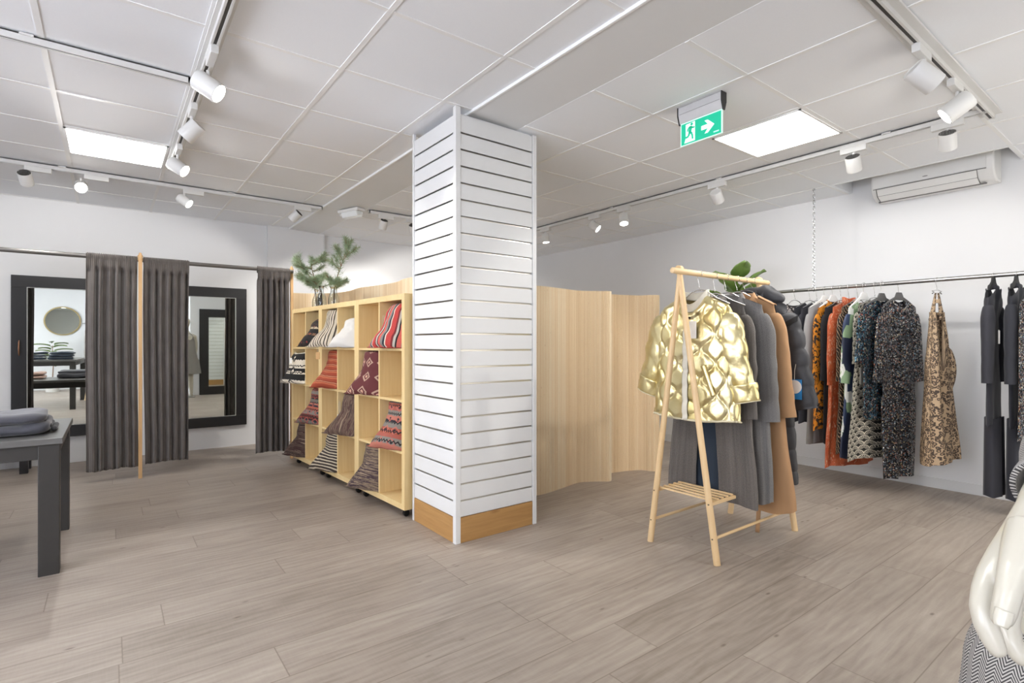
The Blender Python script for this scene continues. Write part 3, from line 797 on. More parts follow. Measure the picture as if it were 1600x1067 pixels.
curtain(1.172,1.478,'charcoal curtain drawn against the right post beside the cushion shelves',5,.095,.03,6)
curtain(-1.13,-.722,'charcoal curtain at the left picture edge, seen in the handled mirror',12,.10,.0,6)

# ------------------------------------------------------------------ dark tables
def table(name, label, x0, x1, y0, y1, z, leg=.078, over=.022, th=.032, ap=.075, group='dark grey display tables', insets=None):
    t = thing(name, label, 'table', ((x0+x1)/2,(y0+y1)/2,0), 0, group)
    m = MB(); m.box(x0,x1,y0,y1,z-th,z); m.build('tabletop', DARKTOP, t, world=True, bevel=.003)
    a0,a1,b0,b1 = x0+over,x1-over,y0+over,y1-over
    for (x,y) in ((a0,b0),(a1-leg,b0),(a0,b1-leg),(a1-leg,b1-leg)):
        m = MB(); m.box(x,x+leg,y,y+leg,0,z-th); m.build('leg', DARKT, t, world=True, bevel=.003)
    m = MB()
    for y in (b0+.01,b1-.03): m.box(a0+leg,a1-leg,y,y+.02,z-th-ap,z-th)
    for x in (a0+.01,a1-.03): m.box(x,x+.02,b0+leg,b1-leg,z-th-ap,z-th)
    m.build('apron', DARKT, t, world=True, bevel=.002)
    return t
table('display_table','dark grey table nearest the mirrors with a folded grey sweater on top',-1.75,-.192,3.615,4.545,.705,.085,.014)
# folded sweater
t = thing('folded_sweater', 'folded slate grey sweater lying on the near table corner', 'sweater', (-.52,4.0,.705))
def layer(cx, cy, z, w, d, h, seed, r=.02, mat=GREYCL, name='folded_layer', par=None, rz=0):
    m = MB()
    R = Matrix.Rotation(rz, 3, 'Z')
    def fn(u, v):
        a = 2*PI*u
        ca, sa = math.cos(a), math.sin(a)
        ex = math.copysign(abs(ca)**.28, ca); ey = math.copysign(abs(sa)**.28, sa)
        b = PI*(v-.5); cb, sb = math.cos(b), math.sin(b)
        k = abs(cb)**.35; hz = math.copysign(abs(sb)**.7, sb)
        x = ex*w/2*k; y = ey*d/2*k
        q = nz(x*6+seed, y*6, hz*.5)*.35*h + nz(x*17, y*14+seed, hz)*.10*h
        p = R @ Vector((x*(1+.04*nz(y*5, seed, 3)), y*(1+.05*nz(x*5, seed, 9)), 0))
        return Vector((cx, cy, 0)) + p + Vector((0,0, max(z+.0005, z+h/2+hz*h/2+(q if hz > -.3 else 0))))
    m.surf(fn, 72, 24, True, uvfn=lambda u, v: (u*1.2, v*.5))
    return m.build(name, mat, par, world=True, smooth=180)
layer(-.475,3.97,.705,.44,.44,.072,1.3,par=t, rz=.03)
layer(-.48,3.96,.765,.41,.40,.055,4.1,par=t, rz=.05)
m = MB()
for k,(z,r) in enumerate(((.722,.013),(.742,.012),(.765,.013))):
    pts = [(-.245-.018*k, 3.84+.045*i, z+.004*math.sin(i*1.7+k)) for i in range(7)]
    m.tube(pts, [r*.5]+[r]*5+[r*.5], 10)
m.build('folded_cuff', cloth_plain('dark_slate_knit','#2d2d32',.15), t, world=True, smooth=180)

# stool by the mirror
t = thing('stool', 'black stool standing in the left fitting room behind the table', 'stool', (-.78,6.75,0))
m = MB(); m.box(-.99,-.58,6.585,6.90,.37,.40); m.build('seat', DARKT, t, world=True, bevel=.004)
for x in (-.955,-.655):
    for y in (6.60,6.83): 
        m = MB(); m.box(x,x+.06,y,y+.06,0,.37); m.build('leg', MFRAME, t, world=True, bevel=.003)
# ------------------------------------------------------------------ cushion shelves (three open units on castors)
SA = Vector((1.582, 3.315, 0)); SB = Vector((1.452, 5.61, 0))
SD = (SB-SA); SLEN = SD.length; SD.normalize()
SRZ = math.atan2(SD.y, SD.x)                 # local x runs along the front, local y towards the front (-x side)
UW = SLEN/3; ZB, ZT = .062, 1.532; DEP = .375
FR, IN = .040, .017
CELLW = (UW-2*FR-IN)/2; CELLH = (ZT-ZB-2*FR-3*IN)/4
def cell(unit, c, r):
    """opening of a cubby: column c (0 near .. 1 far) of a unit (0 near .. 2 far), row r from the top: x0,x1,z0,z1 in the shelves' frame"""
    x0 = unit*UW+FR+c*(CELLW+IN); z1 = ZT-FR-r*(CELLH+IN)
    return x0, x0+CELLW, z1-CELLH, z1
for u, lab in enumerate(('birch cube shelf unit on castors nearest the slatted pillar','birch cube shelf unit on castors, middle one of three','birch cube shelf unit on castors beside the right curtain')):
    P = SA + SD*(u*UW)
    t = thing('cube_shelf', lab, 'shelf', (P.x, P.y, 0), SRZ, 'birch cube shelves')
    g = .0008
    m = MB()
    m.box(g,FR,-DEP,0,ZB,ZT); m.box(UW-FR,UW-g,-DEP,0,ZB,ZT); m.build('side_panel', BIRCH, t, bevel=.0015)
    m = MB(); m.box(FR,UW-FR,-DEP,0,ZT-FR,ZT); m.build('top_panel', BIRCHH, t, bevel=.0015)
    m = MB(); m.box(FR,UW-FR,-DEP,0,ZB,ZB+FR); m.build('bottom_panel', BIRCHH, t, bevel=.0015)
    m = MB(); xm = FR+CELLW
    m.box(xm,xm+IN,-DEP+.004,-.003,ZB+FR,ZT-FR); m.build('divider', BIRCH, t, bevel=.001)
    for r in range(3):
        z = ZT-FR-(r+1)*CELLH-r*IN-IN
        m = MB(); m.box(FR,xm,-DEP+.004,-.003,z,z+IN); m.box(xm+IN,UW-FR,-DEP+.004,-.003,z,z+IN); m.build('shelf_board', BIRCHH, t, bevel=.001)
    m = MB(); m.box(FR,UW-FR,-DEP,-DEP+.004,ZB+FR,ZT-FR); m.build('back_panel', BIRCH, t)
    for x in (.07, UW-.07):
        for y in (-.05, -DEP+.05):
            m = MB(); m.box(x-.022,x+.022,y-.022,y+.022,ZB-.004,ZB); m.box(x-.014,x-.010,y-.016,y+.016,.02,ZB-.003); m.box(x+.010,x+.014,y-.016,y+.016,.02,ZB-.003); m.cyl((x-.009,y,.0225),(x+.009,y,.0225),.0225,n=18)
            m.build('castor', BLACK, t, smooth=40)
def shelf_world(x, y, z): 
    c, s = math.cos(SRZ), math.sin(SRZ)
    return Vector((SA.x+x*c-y*s, SA.y+x*s+y*c, z))

# ---- cushion cloths
def stripes(name, cols, period, along=0, rough=.85, wob=0):
    n = N(name); uv = n.uv(); s = n.sep(uv)
    x = s[along]
    if wob: x = n.math('ADD', x, n.math('MULTIPLY', n.noise(n.mapping(uv, (4,4,1)), 2, 2), wob))
    f = n.math('FRACT', n.math('DIVIDE', x, period))
    k = len(cols); tot = sum(w for _, w in cols); st = []; a = 0
    for c, w in cols: st.append((a/tot, c)); a += w
    w = n.noise(n.mapping(uv, (60,300,1)), 1, 3); c = n.ramp(f, st, 'CONSTANT')
    c = n.mix(n.math('MULTIPLY', w, .35), c, '#6a5a4c', 'MULTIPLY')
    n.bump(n.noise(uv, 260, 2), .25, .001)
    return n.out(c, rough)
def ragged(name, cols, sc_, along=1):
    n = N(name); uv = n.uv()
    stv = (1.6, 26, 1) if along == 1 else (26, 1.6, 1)
    f = n.noise(n.mapping(uv, stv), sc_, 4, .65, .4)
    c = n.ramp(f, [(.30+.40*i/(len(cols)-1), q) for i, q in enumerate(cols)], 'CONSTANT')
    n.bump(n.noise(uv, 260, 2), .25, .001)
    return n.out(c, .9)
def kilim(name, bands, base, diam, size=.1, zig=None):
    """horizontal woven bands with diamond rows"""
    n = N(name); uv = n.uv(); s = n.sep(uv)
    fy = n.math('FRACT', n.math('DIVIDE', s[1], .2)); tot = sum(w for _, w in bands); a = 0; st = []
    for c, w in bands: st.append((a/tot, c)); a += w
    c = n.ramp(fy, st, 'CONSTANT')
    dx = n.math('ABSOLUTE', n.math('SUBTRACT', n.math('FRACT', n.math('DIVIDE', s[0], size)), .5))
    dy = n.math('ABSOLUTE', n.math('SUBTRACT', n.math('FRACT', n.math('DIVIDE', s[1], size)), .5))
    d = n.math('SNAP', n.math('ADD', dx, dy), .06)
    ring = n.math('MULTIPLY', n.step(d, .20, .01), n.math('SUBTRACT', 1, n.step(d, .32, .01)))
    c = n.mix(ring, c, diam)
    c = n.mix(n.math('SUBTRACT', 1, n.step(d, .10, .01)), c, base)
    if zig:
        zx = n.math('ABSOLUTE', n.math('SUBTRACT', n.math('FRACT', n.math('DIVIDE', s[0], .022)), .5))
        zz = n.math('ADD', n.math('FRACT', n.math('DIVIDE', s[1], .066)), n.math('MULTIPLY', zx, .45))
        c = n.mix(n.math('MULTIPLY', n.step(zz, .55, .02), n.math('SUBTRACT', 1, n.step(zz, .72, .02))), c, zig)
    n.bump(n.noise(uv, 240, 2), .3, .001)
    return n.out(c, .9)
K_TRIBAL = kilim('black_brown_weave', [('#221f1e',3),('#7a5a44',1),('#1e1b1b',2),('#b7a489',1),('#3a2f2a',2)], '#8f2f2a', '#141313', .08)
K_CREAM = stripes('cream_black_stripe', [('#d8cbb4',6),('#1f1d1c',2),('#b9a68a',2),('#e4dac8',3),('#5b4636',1.5),('#2a2727',1.5)], .062, 0)
K_WHITE = cloth_plain('white_cotton', '#cbc8c2', .03, 40)
K_RED = stripes('red_multi_stripe', [('#c9453f',4),('#e6d4c0',1),('#2c2f3a',1.5),('#8a8680',2),('#d9695d',2.5),('#1d1d20',1),('#c7bfb2',1.5),('#7d2a2c',1.5)], .115, 0)
K_BW = kilim('black_white_diamond', [('#ddd3c0',3),('#1d1b1a',2),('#ddd3c0',1),('#1d1b1a',1)], '#e6dcc8', '#171515', .13, '#191717')
K_ORG = stripes('rust_orange_stripe', [('#a5482c',5),('#c46d48',3),('#7a2f1f',1),('#d18f6a',1.5),('#8d3a24',2)], .052, 1, wob=.03)
K_BURG = kilim('burgundy_diamond', [('#5e2a2b',1)], '#c39a83', '#b0917e', .115)
K_KIL = kilim('pink_kilim_bands', [('#6e3229',2),('#79726a',2),('#a65a46',2),('#2a2730',1),('#b57460',1),('#6c665d',2),('#221f20',.7)], '#2a2430', '#9c4d47', .075, '#201d1d')
K_KIL2 = kilim('orange_kilim_bands', [('#964c36',2),('#79726a',2),('#242028',.8),('#ad6a58',1.5),('#7c766d',2),('#9d5446',1.2)], '#24202c', '#b4665a', .085, '#1f1c1c')
K_DB = ragged('dark_brown_ragged', ['#2b211e','#54423a','#3a2420','#8a7868','#241c1b'], 2.2)
K_DB2 = ragged('brown_plum_ragged', ['#3a2d29','#6a5648','#4c332f','#938069','#33262a'], 2.4, 0)
K_ZEB = stripes('dark_cream_thin_stripe', [('#3b302a',3),('#cfc2aa',2)], .024, 1, wob=.02)
K_WOV = ragged('brown_woven_ragged', ['#4d4036','#82705c','#3e2e34','#a08d74','#5a4a3e'], 2.6)

def cushion(label, mat, unit, c, r, lean=.30, out=.13, h=.40, w=.315, seed=0, slump=0.0, pin=.0, xoff=0.0, yaw=0.0, bend=.05, crump=1.0, group='patterned cushions in the cube shelves'):
    """square cushion propped in a cubby: its bottom edge pushed to the front, its top leaning back"""
    x0, x1, z0, z1 = cell(unit, c, r)
    P = shelf_world((x0+x1)/2, -.1, z0)
    t = thing('cushion', label, 'cushion', (P.x, P.y, z0), SRZ, group)
    hw, hh = min(w, (x1-x0)-.012)/2, h/2
    TH_ = .062
    rnd = random.Random(seed); o1 = rnd.uniform(0, 50)
    def pt(u, v, side):
        a = 2*u-1; b = 2*v-1
        bul = (max(0, 1-abs(a)**2.6)*max(0, 1-abs(b)**2.6))**.55
        ear = 1+.05*abs(a*b)**3-.06*(1-abs(a*b))*max(abs(a), abs(b))**6
        th = TH_*bul*(1+.25*(.5-v)) + .004
        wr = crump*.012*nz(a*2.2*crump+o1, b*2.2*crump, side)*bul + .004*nz(a*7+o1, b*6, side*3)*bul
        X = a*hw*ear*(1-.10*sm(.6,1,abs(b))*0) ; L = (b*ear+1)*hh
        # the outer (far) bottom corner pokes out, the cushion bows across its width
        depth = side*th + side*wr + bend*(1-a*a) - bend
        dy = .125*(a+1)*.5*sm(.5, 1.05, 1-v) * (1+pin); X *= 1-.10*sm(.78, 1, v)*(a > 0)         # far bottom corner comes forward
        sl = slump*sm(.55, 1, v)*.12
        # lean profile (curve back as it rises)
        vv = L/h
        yc = -lean*h*.62*(1-(1-min(1,vv))**3.0) - sl; slope_ = -lean*.62*3.0*max(0,1-vv)**2
        zc = L*(1-.10*lean) - sl*.6
        nzv = Vector((0, 1, -slope_)).normalized()
        p = Vector((X+xoff, yc+out+dy, zc)) + nzv*depth
        p.z = max(p.z, .0065)
        if p.z > .285: p.z = .285+.042*math.tanh((p.z-.285)/.042)
        p.x = max(-.161, min(.161, p.x))
        return p
    m = MB()
    NU = 30
    off = z0*0
    front = lambda u, v: pt(u, v, 1); back = lambda u, v: pt(u, v, -1)
    uvf = lambda u, v: ((u-.5)*w+seed*.31, v*h+seed*.17)
    m.surf(front, NU, NU, uvfn=uvf); m.surf(back, NU, NU, uvfn=uvf, flip=True)
    b = m.build('cover', mat, t, smooth=180, weld=True)
    pts = [pt(u, 0, 0) for u in [i/14 for i in range(15)]] + [pt(1, v/14, 0) for v in range(1, 15)] + [pt(1-u/14, 1, 0) for u in range(1, 15)] + [pt(0, 1-v/14, 0) for v in range(1, 14)]
    m = MB(); m.tube(pts, .0032, 6, closed=True); m.build('piping', mat, b, smooth=180)
    for k in b.data.vertices: pass
    if yaw: t.rotation_euler.z = SRZ+yaw
    return t
def hangtag(parent, x, y, z, col=PAPER, w=.05, h=.065, tilt=.1, drop=.09, name='price_tag'):
    m = MB(); M = Matrix.Translation((x,y,z-drop-h/2)) @ Matrix.Rotation(tilt,4,'Z')
    m.box(-w/2,w/2,-.0012,.0012,-h/2,h/2,M); t = m.build(name, col, parent, bevel=.0006)
    m = MB(); m.tube([(x+.004,y,z),(x+.008,y+.004,z-drop*.5),(x,y+.001,z-drop+.006)], .0011, 6); m.tube([(x-.004,y-.004,z),(x-.010,y-.002,z-drop*.5),(x,y+.001,z-drop+.006)], .0011, 6); m.build('string', STRING, t)
    return t
# column numbering of the whole run, far (left in the photo) to near: 0..5
def CC(k): return (2-k//2, 1-k % 2)
c = cushion('black and brown tribal cushion in the top row, second column from the curtain', K_TRIBAL, *CC(1), 0, .30, .09, .37, seed=1, slump=.6, bend=.04)
c = cushion('cream and black striped cushion in the top row of the middle shelf unit', K_CREAM, *CC(2), 0, .36, .13, .42, seed=2, bend=.02)
hangtag(c, .02, .19, .03, KRAFT, .06, .06, .2, .07)
cushion('plain white crumpled cushion in the top row', K_WHITE, *CC(3), 0, .40, .11, .37, seed=3, slump=.9, bend=.05, crump=1.7)
c = cushion('red and grey striped cushion in the top row beside the slatted pillar', K_RED, *CC(5), 0, .30, .12, .37, seed=4, slump=.2, bend=.06)
hangtag(c, .10, .10, .235, PAPER, .062, .075, .2, .1)
c = cushion('black and cream diamond cushion jutting out beside the right curtain', K_BW, *CC(0), 1, .10, .13, .30, seed=5, bend=.03)
hangtag(c, -.08, .20, .30, PAPER, .045, .05, .1, .05)
cushion('rust orange striped cushion in the second row', K_ORG, *CC(2), 1, .32, .11, .40, seed=6, bend=.03)
cushion('burgundy cushion with a diamond lattice in the second row', K_BURG, *CC(4), 1, .26, .11, .40, seed=7, bend=.02)
cushion('pink banded kilim cushion in the third row near the curtain', K_KIL, *CC(1), 2, .34, .11, .40, seed=8, bend=.04)
c = cushion('brown plum ragged striped cushion with a white tag in the third row', K_DB2, *CC(3), 2, .36, .13, .42, seed=9, bend=.03)
hangtag(c, .10, .11, .26, PAPER, .06, .06, .2, .11)
cushion('orange and grey banded kilim cushion in the third row beside the slatted pillar', K_KIL2, *CC(5), 2, .33, .11, .40, seed=10, bend=.05)
cushion('dark brown cushion in the bottom row at the curtain', K_DB, *CC(0), 3, .36, .12, .40, seed=11, bend=.05)
cushion('dark cushion with thin cream stripes in the bottom row', K_ZEB, *CC(2), 3, .34, .12, .41, seed=12, bend=.02)
cushion('brown woven cushion in the bottom row nearest the slatted pillar', K_WOV, *CC(4), 3, .32, .12, .40, seed=13, bend=.04)

# ------------------------------------------------------------------ glass vases with pine branches on the shelves
NEEDLE = plain('pine_needles', '#8ea07c', .6, var=.25, scale=14)
BARK = plain('pine_bark', '#8a6a4c', .85, var=.2, scale=60)
def vase(x, y, h, r, label, neck=.45):
    t = thing('glass_vase', label, 'vase', (x,y,ZT+.0005), 0, 'clear glass vases on the shelves')
    pr_ = [(0,0),(r*.9,0),(r,.012),(r,h*.35),(r*.92,h*.5),(r*neck,h*.72),(r*neck*.9,h*.9),(r*neck*1.12,h),(r*neck*1.12-.003,h-.001),(r*neck*.9-.003,h*.9),(r*neck-.003,h*.72),(r*.92-.003,h*.5),(r-.003,h*.35),(r-.004,.016),(0,.012)]
    m = MB(); m.lathe(pr_, n=28, caps=False); m.build('bottle', GLASS, t, smooth=60, weld=True)
    return t
vase(1.655,5.48,.20,.042,'clear bottle vase furthest left on the shelves, holding pine')
vase(1.625,5.22,.21,.045,'clear bottle vase in the middle of the three on the shelves')
vase(1.675,5.02,.19,.05,'clear wide vase nearest the slatted pillar on the shelves',.6)
def pine(label, base, pts, twigs, seed):
    """one cut pine branch: woody stem and needle tufts"""
    rnd = random.Random(seed)
    t = thing('pine_branch', label, 'pine branch', base, 0, 'pine branches in the glass vases')
    st = MB(); nd = MB()
    B = Vector(base)
    P = [Vector(p)-B for p in pts]
    st.tube(P, [.006-.004*i/(len(P)-1) for i in range(len(P))], 7)
    def tuft(c, d, L=.066, n=40):
        d = d.normalized()
        for k in range(n):
            s = rnd.random()
            o = c - d*(.10*s)
            a = d.orthogonal().normalized(); a.rotate(Matrix.Rotation(rnd.uniform(0,2*PI), 3, d))
            ax = (d*rnd.uniform(.05,1.0)+a*rnd.uniform(.45,1.2)).normalized()
            l = L*rnd.uniform(.6,1.1); w = .0016
            sd = ax.orthogonal().normalized()*w; s2 = ax.cross(sd).normalized()*w
            e = o+ax*l+Vector((0,0,-.006*rnd.random()))
            vs = [o+sd, o-sd*.5+s2*.87, o-sd*.5-s2*.87, e]
            nd.add(vs, [(0,1,3),(1,2,3),(2,0,3)])
    for (i, off, ln) in twigs:
        i0 = int(i); f = i-i0; p = P[i0].lerp(P[min(i0+1,len(P)-1)], f)
        e = p+Vector(off).normalized()*ln
        mid = p.lerp(e,.5)+Vector((0,0,-.006))
        st.tube([p, mid, e], [.0032,.0026,.0016], 6)
        dd = (e-mid); tuft(e, dd); 
        if ln > .09: tuft(mid, dd, .06, 30)
        for k in range(4):
            o2 = (dd.normalized()+Vector((rnd.uniform(-.8,.8),rnd.uniform(-.8,.8),rnd.uniform(-.4,.7)))*.8).normalized()
            e2 = e+o2*.055; st.tube([mid.lerp(e,.6), e2], [.002,.0013], 5); tuft(e2, o2, .055, 34)
    tuft(P[-1], P[-1]-P[-2]); tuft(P[-1]+Vector((.0,.0,.03)), P[-1]-P[-2], .06, 30)
    st.build('stem', BARK, t, smooth=180); s_ = nd.build('needles', NEEDLE, t); s_['kind'] = 'stuff'
def tw(seed, n, lo, hi, ln=.12, up=.5):
    r = random.Random(seed)
    return [(r.uniform(lo,hi), (r.uniform(-1,1), r.uniform(-1,1), r.uniform(-.1,1)*up), r.uniform(.05,ln)) for _ in range(n)]
zt = ZT+.02
pine('pine branch reaching furthest left above the shelves',(1.655,5.48,zt),[(1.655,5.48,zt),(1.65,5.50,zt+.18),(1.62,5.58,zt+.32),(1.58,5.70,zt+.45),(1.56,5.78,zt+.56)],tw(1,8,1.6,4,.13),1)
pine('bushy pine branch in the middle of the bunch on the shelves',(1.625,5.22,zt),[(1.625,5.22,zt),(1.62,5.27,zt+.18),(1.60,5.38,zt+.30),(1.60,5.46,zt+.40),(1.61,5.50,zt+.48)],tw(2,11,1.2,4,.15),2)
pine('low drooping pine branch over the glass vases',(1.63,5.215,zt),[(1.63,5.215,zt),(1.625,5.24,zt+.17),(1.58,5.30,zt+.24),(1.52,5.36,zt+.27)],tw(3,10,1.2,3,.14,.35),3)
pine('tall pine branch forking up to the right above the shelves',(1.675,5.02,zt),[(1.675,5.02,zt),(1.68,5.02,zt+.15),(1.69,4.95,zt+.28),(1.70,4.84,zt+.40),(1.72,4.72,zt+.47)],[(2.2,(0,.5,1),.14),(2.6,(0,.35,.9),.15),(3,(-.2,.5,.7),.13),(3.3,(.1,-.6,.9),.13),(3.6,(0,.2,1),.12),(2.9,(.2,-.2,1),.16),(3.7,(.2,-.5,.2),.09),(2.4,(-.4,.5,.5),.1)],4)
pine('short pine branch leaning to the right over the shelf top',(1.68,5.03,zt),[(1.68,5.03,zt),(1.675,5.01,zt+.14),(1.66,4.93,zt+.20),(1.64,4.84,zt+.21)],tw(6,7,1,3,.10,.4),5)
# ------------------------------------------------------------------ hangers and garments
def hanger(label, x, y, rz, zr, rr, zt, w=.20, drop=.055, style='wire', mat=None, group=None, bar=False):
    """zr/rr: rail centre height and radius, zt: height where the arms meet"""
    t = thing('clothes_hanger', label, 'hanger', (x, y, zr), rz, group)
    mat = mat or CHROME
    R = rr+.0028
    pts = []
    for k in range(12):
        a = math.radians(-35+ k*(250/11))          # round the rail (in the hanger's own plane)
        pts.append((R*math.cos(a), 0, R*math.sin(a)))
    z1 = zt-zr
    e = pts[-1]
    pts += [(e[0]*.6, 0, e[2]-.02+.2*z1*.3), (-.004, 0, z1*.55-.004), (0,0,z1*.8), (0,0,z1+.006)]
    m = MB(); m.tube(pts, .0019, 8); m.build('hook', CHROME, t, smooth=180)
    m = MB()
    if style == 'wire':
        P = [(-w,0,z1-drop),(-w*.6,0,z1-drop*.62),(-.05,0,z1-.012),(-.015,0,z1-.002),(.015,0,z1-.002),(.05,0,z1-.012),(w*.6,0,z1-drop*.62),(w,0,z1-drop)]
        m.tube(P, .0042, 8)
        if bar: m.tube([(-w,0,z1-drop),(0,0,z1-drop-.02),(w,0,z1-drop)], .003, 8)
    elif style == 'flat':
        prof = [(-w,-drop-.012),(-w,-drop+.006),(-w*.55,-drop*.45+.012),(-.05,.004),(-.028,.040),(.028,.040),(.05,.004),(w*.55,-drop*.45+.012),(w,-drop+.006),(w,-drop-.012),(w*.5,-drop*.5-.016),(.05,-.022),(-.05,-.022),(-w*.5,-drop*.5-.016)]
        m.prism([(a, z1+b) for a, b in prof], -.006, .006, 'y')
    m.build('shoulder_arms', mat, t, smooth=60, bevel=.002 if style == 'flat' else 0)
    return t

def garment(name, label, cat, x, y, rz, mat, hem, top, sh=.205, neck=.075, slope=.05, chest=.24, waist=None, hemw=.27, dep=.085, deph=.11,
            nf=.06, nb=.012, folds=5, famp=.022, seed=0, disp=None, res=(120,60), sleeve=None, group=None, gap=None, hemvar=.01, skew=0.0, collar=None, hi_low=0.0, wr=1.0, neckd=.035, dtop=.012):
    rnd = random.Random(seed); ph = [rnd.uniform(0, 6.28) for _ in range(6)]; o = rnd.uniform(0, 40)
    t = thing(name, label, cat, (x, y, hem), rz, group)
    H = top-hem; waist = waist or (chest+hemw)/2*.97
    tabw = [(0, hemw), (.45, waist), (.74, chest), (.92, lerp(chest, sh, .55)), (1, sh)]
    tabd = [(0, deph), (.5, (dep+deph)/2), (.78, dep), (.93, max(dtop, dep*.75)), (1, dtop)]
    per = 4*chest*1.02
    th0 = 0
    def P(u, v):
        th = u*2*PI - PI/2                     # u=0 centre front (local -y)
        if gap:
            g = gap*(1-.75*sm(0, 1, v))
            th = -PI/2 + g + u*(2*PI-2*g)
        c, s = math.cos(th), math.sin(th)
        cx = math.copysign(abs(c)**.72, c); sy = math.copysign(abs(s)**.85, s)
        xt = sh*cx
        hw = interp(tabw, v)
        ax = abs(xt)
        if ax > neck: zt = H - slope*(ax-neck)/(sh-neck)
        else:
            k = 1-(ax/neck)**2; zt = H - (nf if s < 0 else nb)*k
        kf = (1-v)**1.15
        f = math.sin(folds*th+ph[0]+1.2*math.sin(2.3*v+ph[1])) + .45*math.sin((2*folds+1)*th+ph[2]+2*v)
        zz = v*zt + (1-v)*(hemvar*math.sin(3*th+ph[3]) + hi_low*s)
        X = hw*cx + skew*(1-v)**1.5; d = interp(tabd, v)
        if v > .9: d = max(d, .012) + neckd*math.sqrt(max(0, 1-(ax/neck)**2))*sm(.9,1,v) if ax < neck else d
        Y = d*sy
        w = nz(X*5+o, v*H*5, s*2)*.010 + nz(X*13+o, v*H*9, s*3)*.004
        pull = .008*math.sin(ax*40+ph[4])*sm(.55,.95,v)*(1-sm(.95,1,v))
        r = famp*kf*f + wr*(w+pull)*(1-sm(.96,1,v))
        if disp: r += disp(u*per, zz+hem, s)*(1-sm(.97,1,v)*.6)
        n = Vector((cx*.35*(.5+.5*abs(c)), sy if abs(sy) > .2 else sy, 0))
        X += n.x*r*1.6; Y += (n.y if abs(s) > .15 else n.y)*r
        return Vector((X, Y, zz))
    m = MB(); m.surf(P, res[0], res[1], gap is None, uvfn=lambda u, v: (u*per+seed*.37, v*H))
    body = m.build('body', mat, t, smooth=180, solid=0.0)
    t['_P'] = 0; del t['_P']
    if sleeve:
        for sd in (-1, 1):
            S = dict(len=.56, out=.10, r0=.085, r1=.062, flat=.6, fwd=.02, bend=.0, disp=None, mat=mat, cuff=None, puff=0, lift=0); S.update(sleeve)
            if 'out_l' in S and sd < 0: S['out'] = S['out_l']
            L = S['len']; z0 = H-slope-.055; x0 = sh-.028
            NS = 48; NA = 40
            def C(q):
                a = S['out']*(1-.35*q)+S['bend']*q
                return Vector((sd*(x0 + math.sin(S['out'])*L*q - S['bend']*L*q*q*.5), -S['fwd']*q*q*1.5, z0 - math.cos(S['out'])*L*q))
            def SP(u, v, inner=0):
                q = v; c = C(q); a = 2*PI*u
                dirv = (C(min(1,q+.02))-C(max(0,q-.02))).normalized()
                e1 = Vector((-dirv.z, 0, dirv.x))*1.0
                e1 = Vector((dirv.z*-1, 0, dirv.x)); e1.normalize()
                r = lerp(S['r0'], S['r1'], sm(0,1,q)) + S['puff']*math.sin(PI*min(1,q*1.05))**2*sm(.3,.9,q)
                if q < .16: r *= .55+.45*math.sqrt(q/.16)
                if q > .985 and inner: r -= .006
                w = nz(q*L*10+o+sd*7, a*1.1, 2)*.010*math.sin(PI*min(1,q*.93+.05)) + .006*math.sin(q*L*46+2.2*math.sin(a)+ph[5])*sm(.25,.5,q)*(1-sm(.8,1,q))*.6
                dd = S['disp'](u*2*PI*r*1.2, q*L) if S['disp'] else 0
                R_ = r + w*wr + dd
                lift = S['lift']*(1-sm(0,.25,q))
                return c + e1*(R_*math.cos(a)) + Vector((0, R_*S['flat']*math.sin(a), 0)) + Vector((0,0,lift))
            m = MB(); m.surf(lambda u, v: SP(u, v), NA, NS, True, uvfn=lambda u, v: (u*.42+seed*.2+sd*.5, -v*L))
            def IN_(u, v):
                q = 1-.06*v; p = SP(u, q); c = C(q); return c+(p-c)*.9
            m.surf(IN_, NA, 3, True, uvfn=lambda u, v: (u*.42, -v*.05), flip=True)
            so = m.build('sleeve', S['mat'], t, smooth=180, weld=True)
            if S['cuff']:
                cl, cm, trim = S['cuff']
                q0 = 1-cl/L
                m = MB()
                def CP(u, v):
                    q = lerp(q0, 1.0, v); p = SP(u, q); c = C(q)
                    return c+(p-c)*(1.10+.02*math.sin(6*PI*u))+Vector((0,0,-.004*v))
                m.surf(CP, NA, 10, True, uvfn=lambda u, v: (u*.42, v*cl)); m.build('cuff', cm, so, smooth=180, solid=.006)
                if trim:
                    m = MB(); m.tube([CP(k/NA, 1.0) for k in range(NA)], .0042, 6, closed=True); m.build('cuff_binding', trim, so, smooth=180)
    if collar:
        kind, cm, ch = collar
        m = MB()
        if kind == 'stand':
            def KP(u, v):
                a = 2*PI*u; s = math.sin(a); c = math.cos(a)
                zf = H-(nf if s < 0 else nb)*(1-min(1, abs(c))**2) - .004
                return Vector((neck*(1.02-.06*v)*c, (.012+neckd*1.05)*s*(1-.05*v), zf+ch*v))
            m.surf(KP, 48, 8, True, uvfn=lambda u, v: (u*.45, v*ch)); m.build('collar', cm, t, smooth=180, solid=.007)
        elif kind == 'lapel':
            for sd in (-1, 1):
                def LP(u, v):                       # u along the fold from the neck back to the button, v outwards
                    a = Vector((sd*neck*.9, .03, H+.012)); b = Vector((sd*neck*.95, -.045, H-.02)); c_ = Vector((sd*.012, -dep-.012, H-nf-ch))
                    p = a.lerp(b, min(1,u*2.2)) if u < .4545 else b.lerp(c_, (u-.4545)/.5455)
                    wd = (.035+.055*math.sin(PI*min(1,max(0,(u-.15)/.85)))**.8)*v
                    return p + Vector((sd*wd*.93, -.008-.012*math.sin(PI*u)-.006*v, -wd*.25*(1 if u > .3 else .7)))
                m.surf(LP, 22, 6, uvfn=lambda u, v: (u*.4, v*.08))
            m.build('lapels', cm, t, smooth=180, solid=.006)
        elif kind == 'fold':
